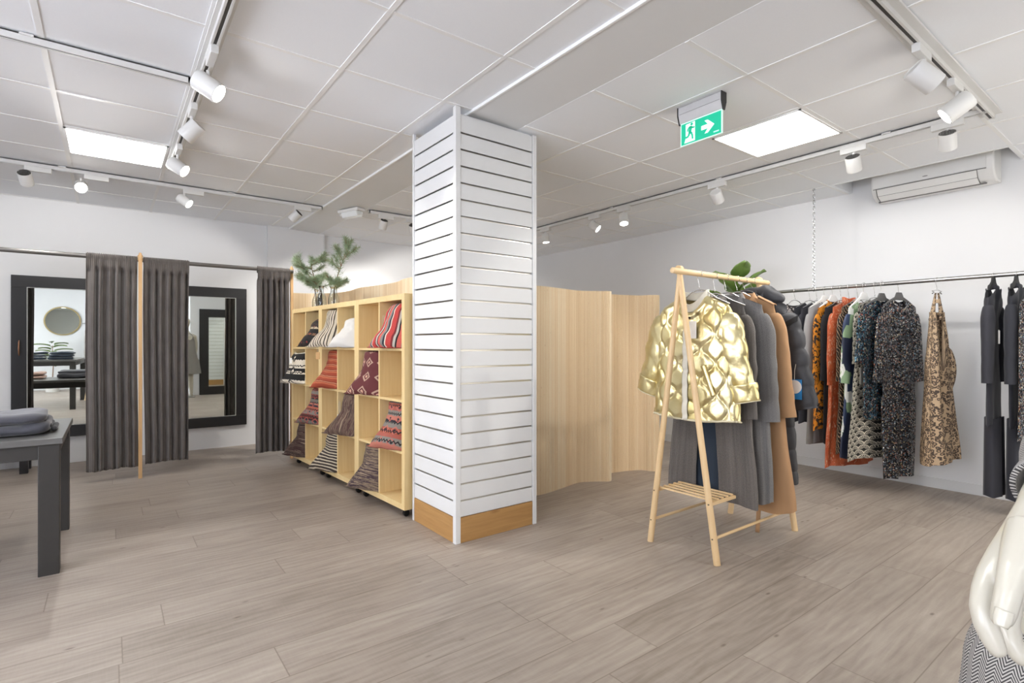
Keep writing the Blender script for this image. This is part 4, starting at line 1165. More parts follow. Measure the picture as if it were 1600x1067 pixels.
            def FP(u, v):
                a = PI*(u*1.36-.18); c = math.cos(a); s = math.sin(a)
                out = .012+.03*v
                zf = H+.018-(.055 if v > 0 else 0)*v*(.7+.3*abs(c)) - .05*sm(.75,1,abs(u*2-1))*1.0
                return Vector(((neck+out)*c*1.02, (.045+out*.75)*s, zf))
            m.surf(FP, 40, 8, uvfn=lambda u, v: (u*.45, v*.07)); 
            def FP2(u, v):
                a = PI*(u*1.36-.18); c = math.cos(a); s = math.sin(a)
                return Vector(((neck+.004+.012*v)*c*1.02, (.04+.014*v)*s, H-.03-.05*sm(.75,1,abs(u*2-1))+.049*v))
            m.surf(FP2, 40, 3, uvfn=lambda u, v: (u*.45, v*.05)); m.build('collar', cm, t, smooth=180, solid=.005)
        elif kind == 'band':
            def BP(u, v):
                a = 2*PI*u; s = math.sin(a); c = math.cos(a); 
                zf = H-(nf if s < 0 else nb)*(1-abs(c)**2)
                return Vector((neck*1.02*c, (.013+neckd*1.05)*s, zf-.006+ch*v))
            m.surf(BP, 40, 4, True, uvfn=lambda u, v: (u*.4, v*ch)); m.build('neckband', cm, t, smooth=180, solid=.004)
    t2 = dict(P=P, H=H, per=per)
    return t, t2

# ------------------------------------------------------------------ wooden clothes rack
RXA, RXB, RYC = 2.595, 3.47, 1.843
rk = thing('clothes_rack', 'pale wooden A frame clothes rack holding coats and a gold jacket', 'clothes rack', ((RXA+RXB)/2, RYC, 0))
ZR_, RR_ = 1.602, .0165
def leg(xa, s, cross):
    b = Vector((xa+ (0 if cross else .0), RYC+s*.222, 0)); e = Vector((xa+(.012 if s > 0 else -.012)*0, RYC-s*.018, 1.612))
    if s > 0: e = Vector((xa, RYC+.012, 1.58))
    m = MB(); d = e-b
    n = 12; pts = [b+d*(i/n) for i in range(n+1)]; rad = [.0185-.0025*(i/n) for i in range(n+1)]
    m.tube(pts, rad, 20)
    if s < 0:
        q = Matrix.Translation(e) @ Matrix.Rotation(PI/2, 4, 'Y'); m.lathe([(0,-.019),(.022,-.017),(.026,-.012),(.026,.012),(.022,.017),(0,.019)], n=24, caps=False, M=q)
    m.build('leg', BEECH, rk, world=True, smooth=50)
for xa in (RXA, RXB):
    leg(xa, 1, False); leg(xa, -1, True)
m = MB(); m.tube([(2.505,RYC,ZR_),(2.508,RYC,ZR_),(3.558,RYC,ZR_),(3.561,RYC,ZR_)], [RR_-.003,RR_,RR_,RR_-.003], 24); m.build('hanging_bar', BEECHX, rk, world=True, smooth=50)
def legat(s, z): return RYC+s*lerp(.222, .014, z/1.6)
for s in (1, -1):
    m = MB(); y = legat(s,.137); m.cyl((RXA,y,.137),(RXB,y,.137),.0085,n=14); m.build('stretcher', BEECHX, rk, world=True, smooth=50)
    m = MB(); y = legat(s,.318); m.box(RXA,RXA+.245,y-.008,y+.008,.308,.326); m.build('shelf_rail', BEECHX, rk, world=True, bevel=.003)
for k in range(5):
    x = RXA+.03+k*.048
    m = MB(); m.box(x-.008,x+.008,legat(-1,.318),legat(1,.318),.327,.336); m.build('shelf_slat', BEECHX, rk, world=True, bevel=.002)
for xa in (RXA, RXB):
    for s in (1, -1):
        for z in (.137, .318):
            m = MB(); y = legat(s, z); m.cyl((xa-.0195 if xa == RXA else xa+.0195, y, z),(xa,y,z),.0045,n=12); m.build('screw_cap', plain('dark_screw','#6a5a44',.5), rk, world=True)

RZ = -PI/2
GH = 'hangers on the wooden rack'
def rackhang(x, top, sh, neck, slope, label, mat=CHROME, style='wire', w=None, tilt=0, lift=.004, y=RYC):
    w = w or sh-.02; drop = slope*w/(sh-neck)
    return hanger(label, x, y, RZ+tilt, ZR_, RR_, top+drop*neck/w-lift, w, drop, style, mat, GH)

# 1 gold quilted jacket
PQ, LQ = .062, .172
def ogee(u, z, P=PQ, L=LQ):
    ph = 2*PI*z/L; k0 = math.floor(u/P); best = 9
    for k in (k0-1, k0, k0+1, k0+2):
        xk = k*P + (1 if k % 2 else -1)*P*.40*math.sin(ph)
        best = min(best, abs(u-xk))
    return best/P
def quilt(u, z, s): 
    d = min(1, ogee(u, z)*2.4)
    return .016*d**.5 + .0034*nz(u*24, z*15, 3)*d + .0026*math.sin(u*190+5*nz(u*9,z*9,1))*(1-d)**1.5
def quilts(u, z):
    d = min(1, ogee(u, z*1.0, .07, .17)*2.4); return .010*d**.6 + .002*nz(u*20, z*14, 8)*d
gt, gi = garment('quilted_jacket','shiny gold quilted jacket with cream edging at the front of the wooden rack','jacket',2.765,RYC+.03,RZ+.06,GOLD,.755,1.470,
    sh=.208,neck=.085,slope=.06,chest=.242,hemw=.268,dep=.062,deph=.07,nf=.085,nb=.01,folds=3,famp=.006,seed=21,disp=quilt,res=(260,170),hemvar=.006,
    sleeve=dict(len=.50,out=.215,out_l=.335,r0=.090,r1=.07,flat=.62,fwd=-.02,disp=quilts,cuff=(.095,GOLD,GOLDTRIM)))
P, H = gi['P'], gi['H']
m = MB(); m.tube([P(k/120, 0)+Vector((0,0,-.002)) for k in range(120)], .006, 8, closed=True); m.build('hem_binding', GOLDTRIM, gt, smooth=180)
m = MB()
def colr(u, v):
    a = 2*PI*u; s = math.sin(a); c = math.cos(a)
    zf = H-(.085 if s < 0 else .010)*(1-abs(c)**2)*1.0
    return Vector((.088*(1-.06*v)*c, (.05 if s > 0 else .058)*s, zf-.012+.048*v))
m.surf(colr, 64, 6, True, uvfn=lambda u, v: (u*.5, v*.05)); m.build('rib_collar', PLACKET, gt, smooth=180, solid=.008)
m = MB()
def plk(u, v):
    p = P(.998, v*.86); q = P(.002, v*.86); return Vector((lerp(-.028,.006,u), min(p.y, q.y)-.004-.002*math.sin(PI*u)+.001*math.sin(30*v), lerp(p.z,q.z,u)-.004))
m.surf(plk, 6, 40, uvfn=lambda u, v: (u*.04, v*.6)); m.build('front_placket', PLACKET, gt, smooth=180, solid=.003)
m = MB()
for k in range(2):
    z = H-.13-.045*k; p = P(.004, z/H); m.cyl((.016,p.y-.004,z),(.016,p.y-.011,z),.007,n=14)
m.build('snap_button', plain('dark_snap','#3a332b',.35,.6), gt, smooth=40)
m = MB(); 
def pk(u, v):
    a = Vector((.095,0,.31)); b = Vector((.15,0,.135)); p = a.lerp(b, v)
    uu = .5*0
    yy = -.098+.018*v
    return Vector((p.x+.024*u, yy-.006*math.sin(PI*u), p.z+.008*u))
m.surf(pk, 6, 24, uvfn=lambda u, v: (u*.03, v*.2)); m.build('pocket_welt', GOLD, gt, smooth=180, solid=.006)
hangtag(gt, .045, -.098, H-.115, PAPER, .042, .10, .15, .035)
m = MB(); m.box(-.03,.03,.028,.030,H-.085,H-.035); m.build('neck_label', PAPER, gt)
rackhang(2.765,1.470,.208,.085,.06,'chrome wire hanger carrying the gold quilted jacket',tilt=.06)

# 2 grey tweed coat over a denim dress
ct, ci = garment('wool_coat','long dark grey tweed coat hanging right behind the gold jacket','coat',2.925,RYC+.03,RZ+.02,TWEEDA,.255,1.468,
    sh=.215,neck=.075,slope=.06,chest=.245,hemw=.30,dep=.038,deph=.04,nf=.10,folds=6,famp=.013,wr=.7,seed=5,gap=.16,hemvar=.012,res=(170,90),
    sleeve=dict(len=.60,out=.10,r0=.088,r1=.066,flat=.44,fwd=0,bend=.06),collar=('lapel',TWEEDA,.16))
rackhang(2.925,1.468,.215,.075,.06,'chrome wire hanger inside the dark grey tweed coat')
garment('denim_dress','dark blue denim dress showing through the opening of the tweed coat','dress',2.925,RYC+.03,RZ+.02,DENIM,.265,1.30,sh=.13,neck=.06,slope=.04,chest=.15,hemw=.19,dep=.006,deph=.008,folds=3,famp=.001,seed=3,res=(60,30),wr=.2)
# 3 mid grey coat
ct, ci = garment('wool_coat','mid grey wool coat on the wooden rack with its sleeve against the camel coat','coat',3.048,RYC-.01,RZ+.0,TWEEDB,.262,1.480,
    sh=.22,neck=.075,slope=.062,chest=.25,hemw=.28,dep=.036,deph=.038,nf=.09,folds=6,famp=.012,wr=.7,seed=15,res=(150,80),
    sleeve=dict(len=.63,out=.105,r0=.094,r1=.078,flat=.42,fwd=0,bend=.03),collar=('fold',TWEEDB,.06))
rackhang(3.048,1.480,.22,.075,.062,'chrome wire hanger inside the mid grey wool coat')
# 4 camel coat
ct, ci = garment('trench_coat','camel belted coat on the wooden rack, its hem swinging out low','coat',3.175,RYC-.015,RZ-.02,CAMEL,.20,1.488,
    sh=.225,neck=.08,slope=.065,chest=.25,hemw=.33,dep=.038,deph=.045,nf=.09,folds=5,famp=.012,wr=.7,seed=25,res=(160,90),hemvar=.02,skew=.02,
    sleeve=dict(len=.62,out=.135,r0=.092,r1=.078,flat=.42,fwd=0),collar=('fold',CAMEL,.07))
H = ci['H']
m = MB()
m.surf(lambda u, v: Vector((.13+.022*u+.02*math.sin(3*v), -.066+.01*v-.008*math.sin(5*v)+.01*u, lerp(.62,-.155,v))), 3, 30, uvfn=lambda u, v: (u*.04, v*.7)); m.build('belt_end', CAMEL, ct, smooth=180, solid=.004)
m = MB(); m.tube([(.275*math.cos(a*2*PI/40),.052*math.sin(a*2*PI/40),.70+.006*math.sin(a)) for a in range(40)], .014, 8, closed=True, flat=.35); m.build('belt', CAMEL, ct, smooth=180)
m = MB()
for sd in (-1,1): m.surf(lambda u, v: Vector((sd*(.13+.10*v), -.02+.04*u-.012*math.sin(PI*u)*0, H-.022-.062*v*.9+.012+.006*math.sin(PI*u))), 6, 8)
m.build('shoulder_tab', CAMEL, ct, smooth=180, solid=.004)
rackhang(3.175,1.488,.225,.08,.065,'chrome wire hanger inside the camel coat',tilt=-.02)
# 5 black jacket
garment('jacket','short black jacket squeezed between the camel coat and the puffer coat','jacket',3.264,RYC,RZ,INK,.85,1.502,sh=.20,neck=.075,slope=.06,chest=.22,hemw=.23,dep=.02,deph=.022,folds=3,famp=.003,wr=.3,neckd=.012,seed=2,res=(70,40),collar=('band',INK,.03))
rackhang(3.264,1.502,.20,.075,.06,'black hanger inside the short black jacket',GREYH)
# 6 puffer coat
def puffs(u, z): return .024*abs(math.sin(PI*z/.118))**.33-.014 + .004*nz(u*16, z*22, 4)
def puffb(u, z, s): return .017*abs(math.sin(PI*z/.135))**.33-.012 + .004*nz(u*14, z*20, 2)
ct, ci = garment('puffer_coat','long graphite puffer coat with a hood at the far end of the wooden rack','coat',3.364,RYC-.02,RZ-.05,PUFFER,.335,1.500,
    sh=.205,neck=.085,slope=.07,chest=.235,hemw=.27,dep=.05,deph=.055,nf=.08,folds=2,famp=.005,seed=35,disp=puffb,res=(130,180),
    sleeve=dict(len=.60,out=.225,r0=.098,r1=.086,flat=.5,fwd=0,disp=puffs))
H = ci['H']
m = MB()
def hood(u, v):
    a = 2*PI*u; b = PI*(v-.5); k = math.cos(b)
    p = Vector((.155*k*math.cos(a), .055*k*math.sin(a), .062*math.sin(b)))
    p *= 1+.22*nz(p.x*9+3, p.y*12, p.z*11)+.06*math.sin(p.x*42)
    return Vector((p.x+.045, p.y*.8+.008, H+.005+p.z-.22*max(0,p.x-.02)))
m.surf(hood, 48, 24, True, uvfn=lambda u, v: (u*.6, v*.2)); m.build('hood', PUFFER, ct, smooth=180)
m = MB()
m.surf(lambda u, v: Vector((.092*math.cos(2*PI*u), .052*math.sin(2*PI*u), H-(.075 if math.sin(2*PI*u)<0 else .01)*(1-math.cos(2*PI*u)**2)-.01+.06*v)), 40, 5, True); m.build('collar', PUFFER, ct, smooth=180, solid=.02)
m = MB(); m.surf(lambda u, v: Vector((lerp(.20,.305,u), -.075+.02*u, lerp(H-.215,H-.155,u)+lerp(-.018,.018,v))), 8, 2); m.build('sleeve_strap', PUFFERD, ct, solid=.004)
t = thing('swing_tag','round white tag with a blue card hanging on the puffer coat','tag',(3.285,1.538,.93),0)
m = MB(); M = Matrix.Rotation(RZ+.1,4,'Z')
m.box(-.042,.042,-.001,.001,-.075,.045,M); m.build('blue_card', BLUETAG, t)
m = MB(); m.lathe([(0,0),(.041,0),(.041,.0016),(0,.0016)], (0,0,0), 32, False, M @ Matrix.Translation((0,-.0012,.0)) @ Matrix.Rotation(PI/2,4,'X')); m.build('white_disc', PAPER, t)
m = MB(); m.tube([(0,0,.045),(.012,.004,.10),(.02,.0,.14)], .0012, 6); m.build('string', STRING, t)
rackhang(3.364,1.500,.205,.085,.07,'white hanger inside the puffer coat',WHITEH,tilt=-.05)

# ------------------------------------------------------------------ fiddle leaf plant behind the rack
t = thing('potted_plant','broad leaved potted plant standing behind the coat rack by the wall','plant',(4.5,2.62,0))
m = MB(); m.lathe([(0,0),(.12,0),(.15,.28),(.155,.30),(.145,.30),(.14,.26),(0,.26)], n=32, caps=False); m.build('pot', plain('grey_pot','#8d8a85',.6), t, smooth=50)
m = MB(); m.tube([(0,0,.25),(.01,.01,.7),(-.01,.02,1.2),(.0,.0,1.70)], [.012,.011,.009,.006], 8); m.build('stem', BARK, t, smooth=180)
LEAFM = plain('fiddle_leaf_green','#66803f',.4,var=.25,scale=6)
rnd = random.Random(4)
for k in range(22):
    z = 1.05+.68*k/21; a = k*2.4; l = .24+.06*rnd.random()
    m = MB(); up = .5+.5*(k/21)
    M = Matrix.Translation((0,0,z)) @ Matrix.Rotation(a,4,'Z') @ Matrix.Rotation(-up*.9,4,'Y')
    def lf(u, v):
        w = (.095*math.sin(PI*min(1,v**.8))*(.55+.6*v)+.004)*(1-.0*v)
        b = (2*u-1)
        return M @ Vector((.04+l*v, w*b, .03*abs(b)-.06*v*v+.008*math.sin(9*v+b)))
    m.surf(lf, 8, 12, uvfn=lambda u, v: (u, v)); m.build('leaf', LEAFM, t, smooth=180, solid=.0015)
# ------------------------------------------------------------------ steel rail along the right wall
CX, CZ, CR = 5.0, 1.675, .0155
t = thing('clothes_rail','steel clothes rail hung on chains along the right wall','clothes rail',(CX,1.4,CZ))
m = MB(); m.cyl((CX,.12,CZ),(CX,2.72,CZ),CR,n=24); m.build('tube', STEEL, t, world=True, smooth=60)
for yc in (2.17,.30):
    m = MB(); n = int((ZR-CZ-.03)/.027)
    for k in range(n+1):
        z = CZ+CR+.008+k*(ZR-CZ-CR-.012)/(n+.3)
        pts = []
        for q in range(12):
            a = 2*PI*q/12; px, pz = .0095*math.cos(a), .0185*math.sin(a)
            pts.append((CX+(px if k % 2 else 0), yc+(0 if k % 2 else px), z+pz))
        m.tube(pts, .0032, 6, closed=True)
    pts = [(CX, yc, CZ)]; ring = [(CX+(CR+.004)*math.cos(a*PI/8), yc, CZ+(CR+.004)*math.sin(a*PI/8)) for a in range(16)]
    m.tube(ring, .003, 6, closed=True)
    m.cyl((CX,yc,ZR-.022),(CX,yc,ZR),.005,n=10)
    m.build('chain', CHROME, t, world=True, smooth=60)
GR = 'hangers on the steel rail'
def rail(name, label, cat, y, mat, hem, top, hlabel, hstyle='wire', hmat=CHROME, rz=0, w=None, dx=0, hl=True, **kw):
    sh = kw.get('sh', .205); neck = kw.get('neck', .075); slope = kw.get('slope', .05); kw.update(sh=sh, neck=neck, slope=slope); kw.setdefault('wr', .3); kw.setdefault('neckd', .014)
    if kw.get('sleeve'): kw['sleeve'] = dict(kw['sleeve'], fwd=0)
    t, i = garment(name, label, cat, CX+dx, y, rz, mat, hem, top, **kw)
    if hl:
        w = w or sh-.02; drop = slope*w/max(.02, sh-neck)
        hanger(hlabel, CX+dx, y, rz, CZ, CR, top+drop*neck/w-.004, w, drop, hstyle, hmat, GR)
    return t, i
A_ = dict(dep=.018, deph=.02, folds=4, famp=.006)
RR = -.24
rail('blouse','black and white lattice print blouse at the far end of the steel rail','blouse',2.335,MONO,.52,1.545,'chrome hanger holding the lattice print blouse',rz=RR,sh=.20,neck=.10,nf=.09,chest=.22,hemw=.27,seed=41,sleeve=dict(len=.45,out=.12,r0=.08,r1=.06,flat=.28),collar=('band',INK,.014),**A_)
rail('cardigan','dark navy cardigan next to the lattice print blouse','cardigan',2.205,NAVY,.50,1.555,'chrome hanger holding the dark navy cardigan',rz=RR,sh=.20,chest=.22,hemw=.23,dep=.015,deph=.018,folds=3,famp=0.0027,seed=42,sleeve=dict(len=.55,out=.05,r0=.07,r1=.05,flat=.28))
rail('cardigan','charcoal ribbed cardigan behind the light grey sweater','cardigan',2.145,CHAR,.50,1.55,'chrome hanger holding the charcoal ribbed cardigan',rz=RR,sh=.20,chest=.22,hemw=.23,dep=.015,deph=.018,folds=3,famp=0.0027,seed=43,sleeve=dict(len=.55,out=.05,r0=.07,r1=.05,flat=.28))
t, i = rail('knit_dress','light grey sweater over a taupe skirt on the steel rail','dress',2.08,LGREY,.33,1.55,'white hanger holding the light grey sweater','flat',WHITEH,rz=RR,sh=.205,chest=.22,hemw=.2,dep=.015,deph=.018,folds=3,famp=0.0036,seed=44,sleeve=dict(len=.80,out=.03,r0=.08,r1=.058,flat=.28,mat=LGREY,fwd=.02))
m = MB(); m.surf(lambda u, v: Vector(((.212+.02*(1-v))*math.copysign(abs(math.cos(2*PI*u))**.7, math.cos(2*PI*u)), (.022+.006*(1-v)*math.sin(8*PI*u))*math.copysign(abs(math.sin(2*PI*u))**.8, math.sin(2*PI*u)), -.004+.34*v)), 60, 14, True, uvfn=lambda u, v: (u, v*.34)); m.build('skirt', MGREY, t, smooth=180)['label'] = 'taupe skirt'
rail('floral_dress','orange dress with black floral blotches on the steel rail','dress',2.012,ORANGE,.455,1.545,'white hanger holding the orange floral dress','flat',WHITEH,rz=RR,sh=.19,chest=.215,hemw=.25,dep=.015,deph=.018,folds=5,famp=0.0063,nf=.05,seed=45,sleeve=dict(len=.56,out=.08,r0=.08,r1=.055,flat=.28),collar=('band',ORANGE,.03))
rail('top','black jersey top with a long hem between the orange and rust dresses','top',1.95,INK,.345,1.54,'chrome hanger holding the black jersey top',rz=RR,sh=.20,chest=.215,hemw=.22,dep=.015,deph=.018,folds=3,famp=0.0032,seed=46,sleeve=dict(len=.56,out=.06,r0=.075,r1=.055,flat=.28))
t, i = rail('print_dress','long rust red print dress with a high neck on the steel rail','dress',1.888,RUST,.165,1.545,'chrome hanger holding the rust red print dress',rz=RR,sh=.20,chest=.22,hemw=.30,dep=.015,deph=.018,folds=7,famp=0.0117,nf=.02,seed=47,hi_low=.0,sleeve=dict(len=.60,out=.09,r0=.085,r1=.045,flat=.28,puff=.022),collar=('stand',RUST,.045))
rail('print_dress','dark brown dress with fine tan swirl lines on the steel rail','dress',1.82,SWIRL,.29,1.54,'chrome hanger holding the dark swirl print dress',rz=RR,sh=.20,chest=.22,hemw=.27,dep=.015,deph=.018,folds=6,famp=0.0072,seed=48,sleeve=dict(len=.56,out=.08,r0=.08,r1=.055,flat=.28))
t, i = rail('print_dress','green, navy and white block print dress with a pinned tag','dress',1.752,BLOCKS,.27,1.53,'white hanger holding the block print dress','flat',WHITEH,rz=RR,sh=.19,neck=.09,nf=.10,chest=.21,hemw=.29,dep=.015,deph=.018,folds=6,famp=0.0081,seed=49,dx=-.065,sleeve=dict(len=.56,out=.13,r0=.082,r1=.062,flat=.28))
hangtag(t, -.16, -.085, .78, PAPER, .06, .13, .3, .05)
rail('print_dress','black dress with a cream fan print behind the sequin garments','dress',1.684,SCALL,.265,1.545,'chrome hanger holding the fan print dress',rz=RR,sh=.205,chest=.23,hemw=.33,dep=.015,deph=.018,folds=5,famp=0.0081,seed=50,dx=-.03,sleeve=dict(len=.42,out=.1,r0=.08,r1=.06,flat=.28))
rail('short_dress','short blue and black sequin dress hanging beside the long sequin jumpsuit','dress',1.622,SEQB,.60,1.535,'dark flocked hanger holding the blue sequin dress','flat',GREYH,rz=RR,dx=-.07,sh=.225,nf=.03,chest=.245,hemw=.22,dep=.015,deph=.018,folds=4,famp=0.0054,seed=51,sleeve=dict(len=.40,out=.16,r0=.085,r1=.07,flat=.28))
# jumpsuit : body plus two trouser legs
t, i = rail('sequin_jumpsuit','long black sequin jumpsuit with sleeves, the longest sparkling piece on the steel rail','jumpsuit',1.535,SEQ,.74,1.535,'dark flocked hanger holding the sequin jumpsuit','flat',GREYH,rz=RR,dx=.03,sh=.215,neck=.08,nf=.03,chest=.225,waist=.20,hemw=.205,dep=.015,deph=.018,folds=4,famp=0.0036,seed=52,sleeve=dict(len=.55,out=.11,r0=.085,r1=.075,flat=.28))
for sd in (-1, 1):
    m = MB()
    m.surf(lambda u, v: Vector((sd*.098+(.104+.012*math.sin(2*PI*u*2+v*3))*math.cos(2*PI*u)*(1-.12*(1-v)), (.028+.007*math.sin(6*PI*u+sd))*math.sin(2*PI*u), lerp(-.615,.03,v)+.006*math.sin(4*PI*u))), 48, 40, True, uvfn=lambda u, v: (u*.45+sd, v*.65)); m.build('trouser_leg', SEQ, t, smooth=180)
# leopard halter dress alone on the rail
t = thing('halter_dress','leopard print halter dress hanging alone on the steel rail','dress',(5.0,1.281,.30),-.33)
def lp(u, v):
    a = 2*PI*u; c, s = math.cos(a), math.sin(a)
    H = 1.13
    w = interp([(0,.160),(.3,.14),(.55,.118),(.66,.122),(.78,.095),(1,.075)], v); d = interp([(0,.075),(.5,.05),(.75,.04),(1,.02)], v)
    X = w*math.copysign(abs(c)**.8, c); f = .022*(1-v)*math.sin(6*a+1.5*math.sin(3*v)) + .010*math.sin(9*a+2)*(1-v*.5)
    vt = H - (.55*max(0, 1-abs(X)/.03)**1.2*(1 if s < 0 else .6))*sm(.5,1,v)
    return Vector((X+.03*(1-v), (d+f)*s, v*vt-(1-v)*.05*(-c)*.6))
m = MB(); m.surf(lp, 110, 80, True, uvfn=lambda u, v: (u*.95, v*1.13)); m.build('body', LEOP, t, smooth=180)
for sd in (-1,1):
    m = MB(); m.surf(lambda u, v: Vector((sd*lerp(.055,.012,v)+ (lerp(.03,.006,v))*math.cos(2*PI*u), (.012-.006*v)*math.sin(2*PI*u)-.002*sd, lerp(1.07,1.275,v))), 14, 16, True, uvfn=lambda u, v: (u*.1, v*.3)); m.build('halter_strap', LEOP, t, smooth=180)
m = MB(); m.surf(lambda u, v: Vector((.10+.022*math.sin(PI*v)+(.026*math.sin(PI*v)**.5+.006)*math.cos(2*PI*u), -.02+.034*math.sin(2*PI*u)*math.sin(PI*v)**.5, lerp(.52,.86,v))), 20, 20, True, uvfn=lambda u, v: (u*.3, v*.35)); m.build('tied_sleeve', LEOP, t, smooth=180)
m = MB(); m.cyl((0,0,1.20),(0,0,1.225),.022,n=14); m.build('hanger_loop', LEOP, t, smooth=60)
hanger('thin wire hanger holding the leopard halter dress',5.0,1.281,-.33,CZ,CR,1.60,.05,.03,'wire',CHROME,GR)
# two dark knit sets at the near end
K1 = dict(sh=.10, neck=.045, slope=.07, dep=.09, deph=.075, folds=3, famp=.010)
def knitset(y, label, hlabel, seed, mat, rz, tagged=False):
    t, i = garment('knit_set',label,'knitwear set',CX,y,rz,mat,.62,1.585,sh=.175,neck=.05,slope=.075,chest=.185,hemw=.175,dep=.015,deph=.018,nf=.02,nb=.01,folds=3,famp=0.0036,seed=seed,
        sleeve=dict(len=.54,out=.05,r0=.064,r1=.05,flat=.62,fwd=.0),collar=('stand',mat,.03),wr=.5,neckd=.016,dtop=.026)
    for sd in (-1,1):
        m = MB(); m.surf(lambda u, v: Vector((sd*.055+(.062+.01*math.sin(4*PI*u))*math.cos(2*PI*u), (.044+.007*math.sin(6*PI*u+sd))*math.sin(2*PI*u)*(1.15-.15*v), lerp(-.50,.05,v)+.004*math.sin(6*PI*u))), 36, 24, True, uvfn=lambda u, v: (u*.4, v*.55)); m.build('trouser_leg', mat, t, smooth=180)
    m = MB(); m.surf(lambda u, v: Vector((.12*math.cos(2*PI*u), .064*math.sin(2*PI*u), lerp(-.0,.13,v))), 24, 3, True); 
    if tagged: hangtag(t, -.165, -.06, .66, PAPER, .035, .09, .4, .0)
    hanger(hlabel,CX,y,rz,CZ,CR,1.625,.14,.05,'flat',CHARH,GR)
knitset(.955,'charcoal knit top and trousers set carrying a pale tag on the steel rail','dark hanger holding the tagged charcoal knit set',61,CHAR,0,True)
knitset(.835,'black knit top and trousers set at the right picture edge','dark hanger holding the black knit set',62,NAVY,0)
rail('sequin_dress','dark green black sequin dress cut off by the right picture edge','dress',.735,SEQ,.55,1.52,'chrome hanger holding the sequin dress at the picture edge',rz=RR,seed=66,sh=.2,chest=.22,hemw=.23,**A_)
# ------------------------------------------------------------------ mannequin at the right picture edge
SKIN = plain('cream_mannequin_gloss', '#c3beb0', .28, var=.02, scale=12, coat=.3)
MO = RT*.87+FW*.63
mq = thing('mannequin','glossy cream mannequin in a herringbone coat at the right picture edge','mannequin',(MO.x,MO.y,0),-TH)
def L_(r, d, z): return Vector((r-.87, d-.63, z))       # r: to the right, d: away, z: up
m = MB()
def ch(pts, n=16, flat=1.0):
    m.tube([L_(*p[:3]) for p in pts], [p[3] for p in pts], n, flat=flat)
# trunk, neck, head
ch([(.87,.63,.80,.09),(.87,.63,.88,.135),(.87,.63,1.0,.125),(.87,.62,1.10,.105),(.87,.62,1.25,.125),(.87,.63,1.36,.12),(.87,.63,1.43,.075),(.87,.63,1.47,.05),(.87,.625,1.53,.047),(.87,.62,1.58,.06),(.87,.615,1.65,.082),(.87,.618,1.71,.08),(.87,.62,1.755,.045)],24)
m.cyl(L_(.87,.53,1.63),L_(.87,.518,1.615),.010,.006,8)
for s in (-1,1):
    ch([(.87+s*.075,.66,.86,.085),(.87+s*.085,.66,.62,.072),(.87+s*.085,.655,.46,.052),(.87+s*.088,.66,.30,.050),(.87+s*.09,.67,.10,.032),(.87+s*.09,.66,.05,.034)],18)
    ch([(.87+s*.09,.69,.04,.034),(.87+s*.092,.62,.035,.036),(.87+s*.095,.55,.02,.022)],14)
    if s > 0: ch([(.87+s*.10,.66,1.37,.05),(.87+s*.17,.66,1.35,.052),(.87+s*.21,.66,1.20,.042),(.87+s*.225,.65,1.08,.036),(.87+s*.22,.62,.90,.026),(.87+s*.22,.61,.86,.024),(.87+s*.215,.59,.78,.024),(.87+s*.21,.575,.70,.012)],16)
# visible arm
ch([(.80,.63,1.37,.05),(.735,.62,1.355,.052),(.70,.60,1.25,.044),(.645,.57,1.13,.036),(.579,.545,1.075,.030),(.530,.518,1.046,.0265),(.5008,.500,1.0339,.0240)],18)
fing = {
 'palm1': [(0.5008,0.500,1.0339,0.0235),(0.4721,0.492,1.0098,0.0200),(0.4480,0.487,0.9923,0.0155),(0.4330,0.484,0.9790,0.0125)],
 'palm2': [(0.5058,0.505,1.0323,0.0240),(0.4935,0.508,0.9991,0.0210),(0.4771,0.508,0.9685,0.0165)],
 'palm3': [(0.5139,0.510,1.0308,0.0240),(0.5197,0.522,0.9875,0.0190),(0.5119,0.525,0.9548,0.0155)],
 'palm4': [(0.5169,0.510,1.0308,0.0230),(0.5487,0.535,0.9825,0.0170),(0.5473,0.540,0.9449,0.0140)],
 'index': [(0.4330,0.484,0.9790,0.0125),(0.4228,0.479,0.9668,0.0114),(0.4147,0.473,0.9543,0.0104),(0.4131,0.468,0.9421,0.0095),(0.4148,0.463,0.9309,0.0086),(0.4167,0.459,0.9227,0.0066),(0.4175,0.458,0.9205,0.0045)],
 'thumb': [(0.4646,0.480,1.0223,0.0185),(0.4446,0.468,1.0085,0.0150),(0.4270,0.457,0.9946,0.0116),(0.4161,0.450,0.9803,0.0098),(0.4101,0.447,0.9683,0.0093),(0.4065,0.446,0.9592,0.0085),(0.4055,0.446,0.9549,0.0068)],
 'middle': [(0.4771,0.508,0.9685,0.0135),(0.4673,0.506,0.9421,0.0112),(0.4599,0.500,0.9270,0.0102),(0.4582,0.493,0.9141,0.0092),(0.4614,0.487,0.9034,0.0080),(0.4638,0.484,0.8988,0.0058)],
 'ring': [(0.5119,0.525,0.9548,0.0120),(0.5062,0.523,0.9275,0.0104),(0.5017,0.517,0.9118,0.0095),(0.5015,0.508,0.9002,0.0085),(0.5050,0.503,0.8958,0.0062)],
 'pinky': [(0.5473,0.540,0.9449,0.0105),(0.5440,0.538,0.9199,0.0090),(0.5411,0.532,0.9051,0.0080),(0.5424,0.524,0.8974,0.0058)],
 'web': [(0.4501,0.472,1.0024,0.0135),(0.4369,0.470,0.9891,0.0090),(0.4290,0.470,0.9795,0.0060)],}
for k, p in fing.items(): ch(p, 14)
b = m.build('body', SKIN, mq, smooth=180)
r_ = b.modifiers.new('remesh','REMESH'); r_.mode = 'VOXEL'; r_.voxel_size = .0026; r_.use_smooth_shade = True
s_ = b.modifiers.new('smooth','SMOOTH'); s_.factor = .5; s_.iterations = 5
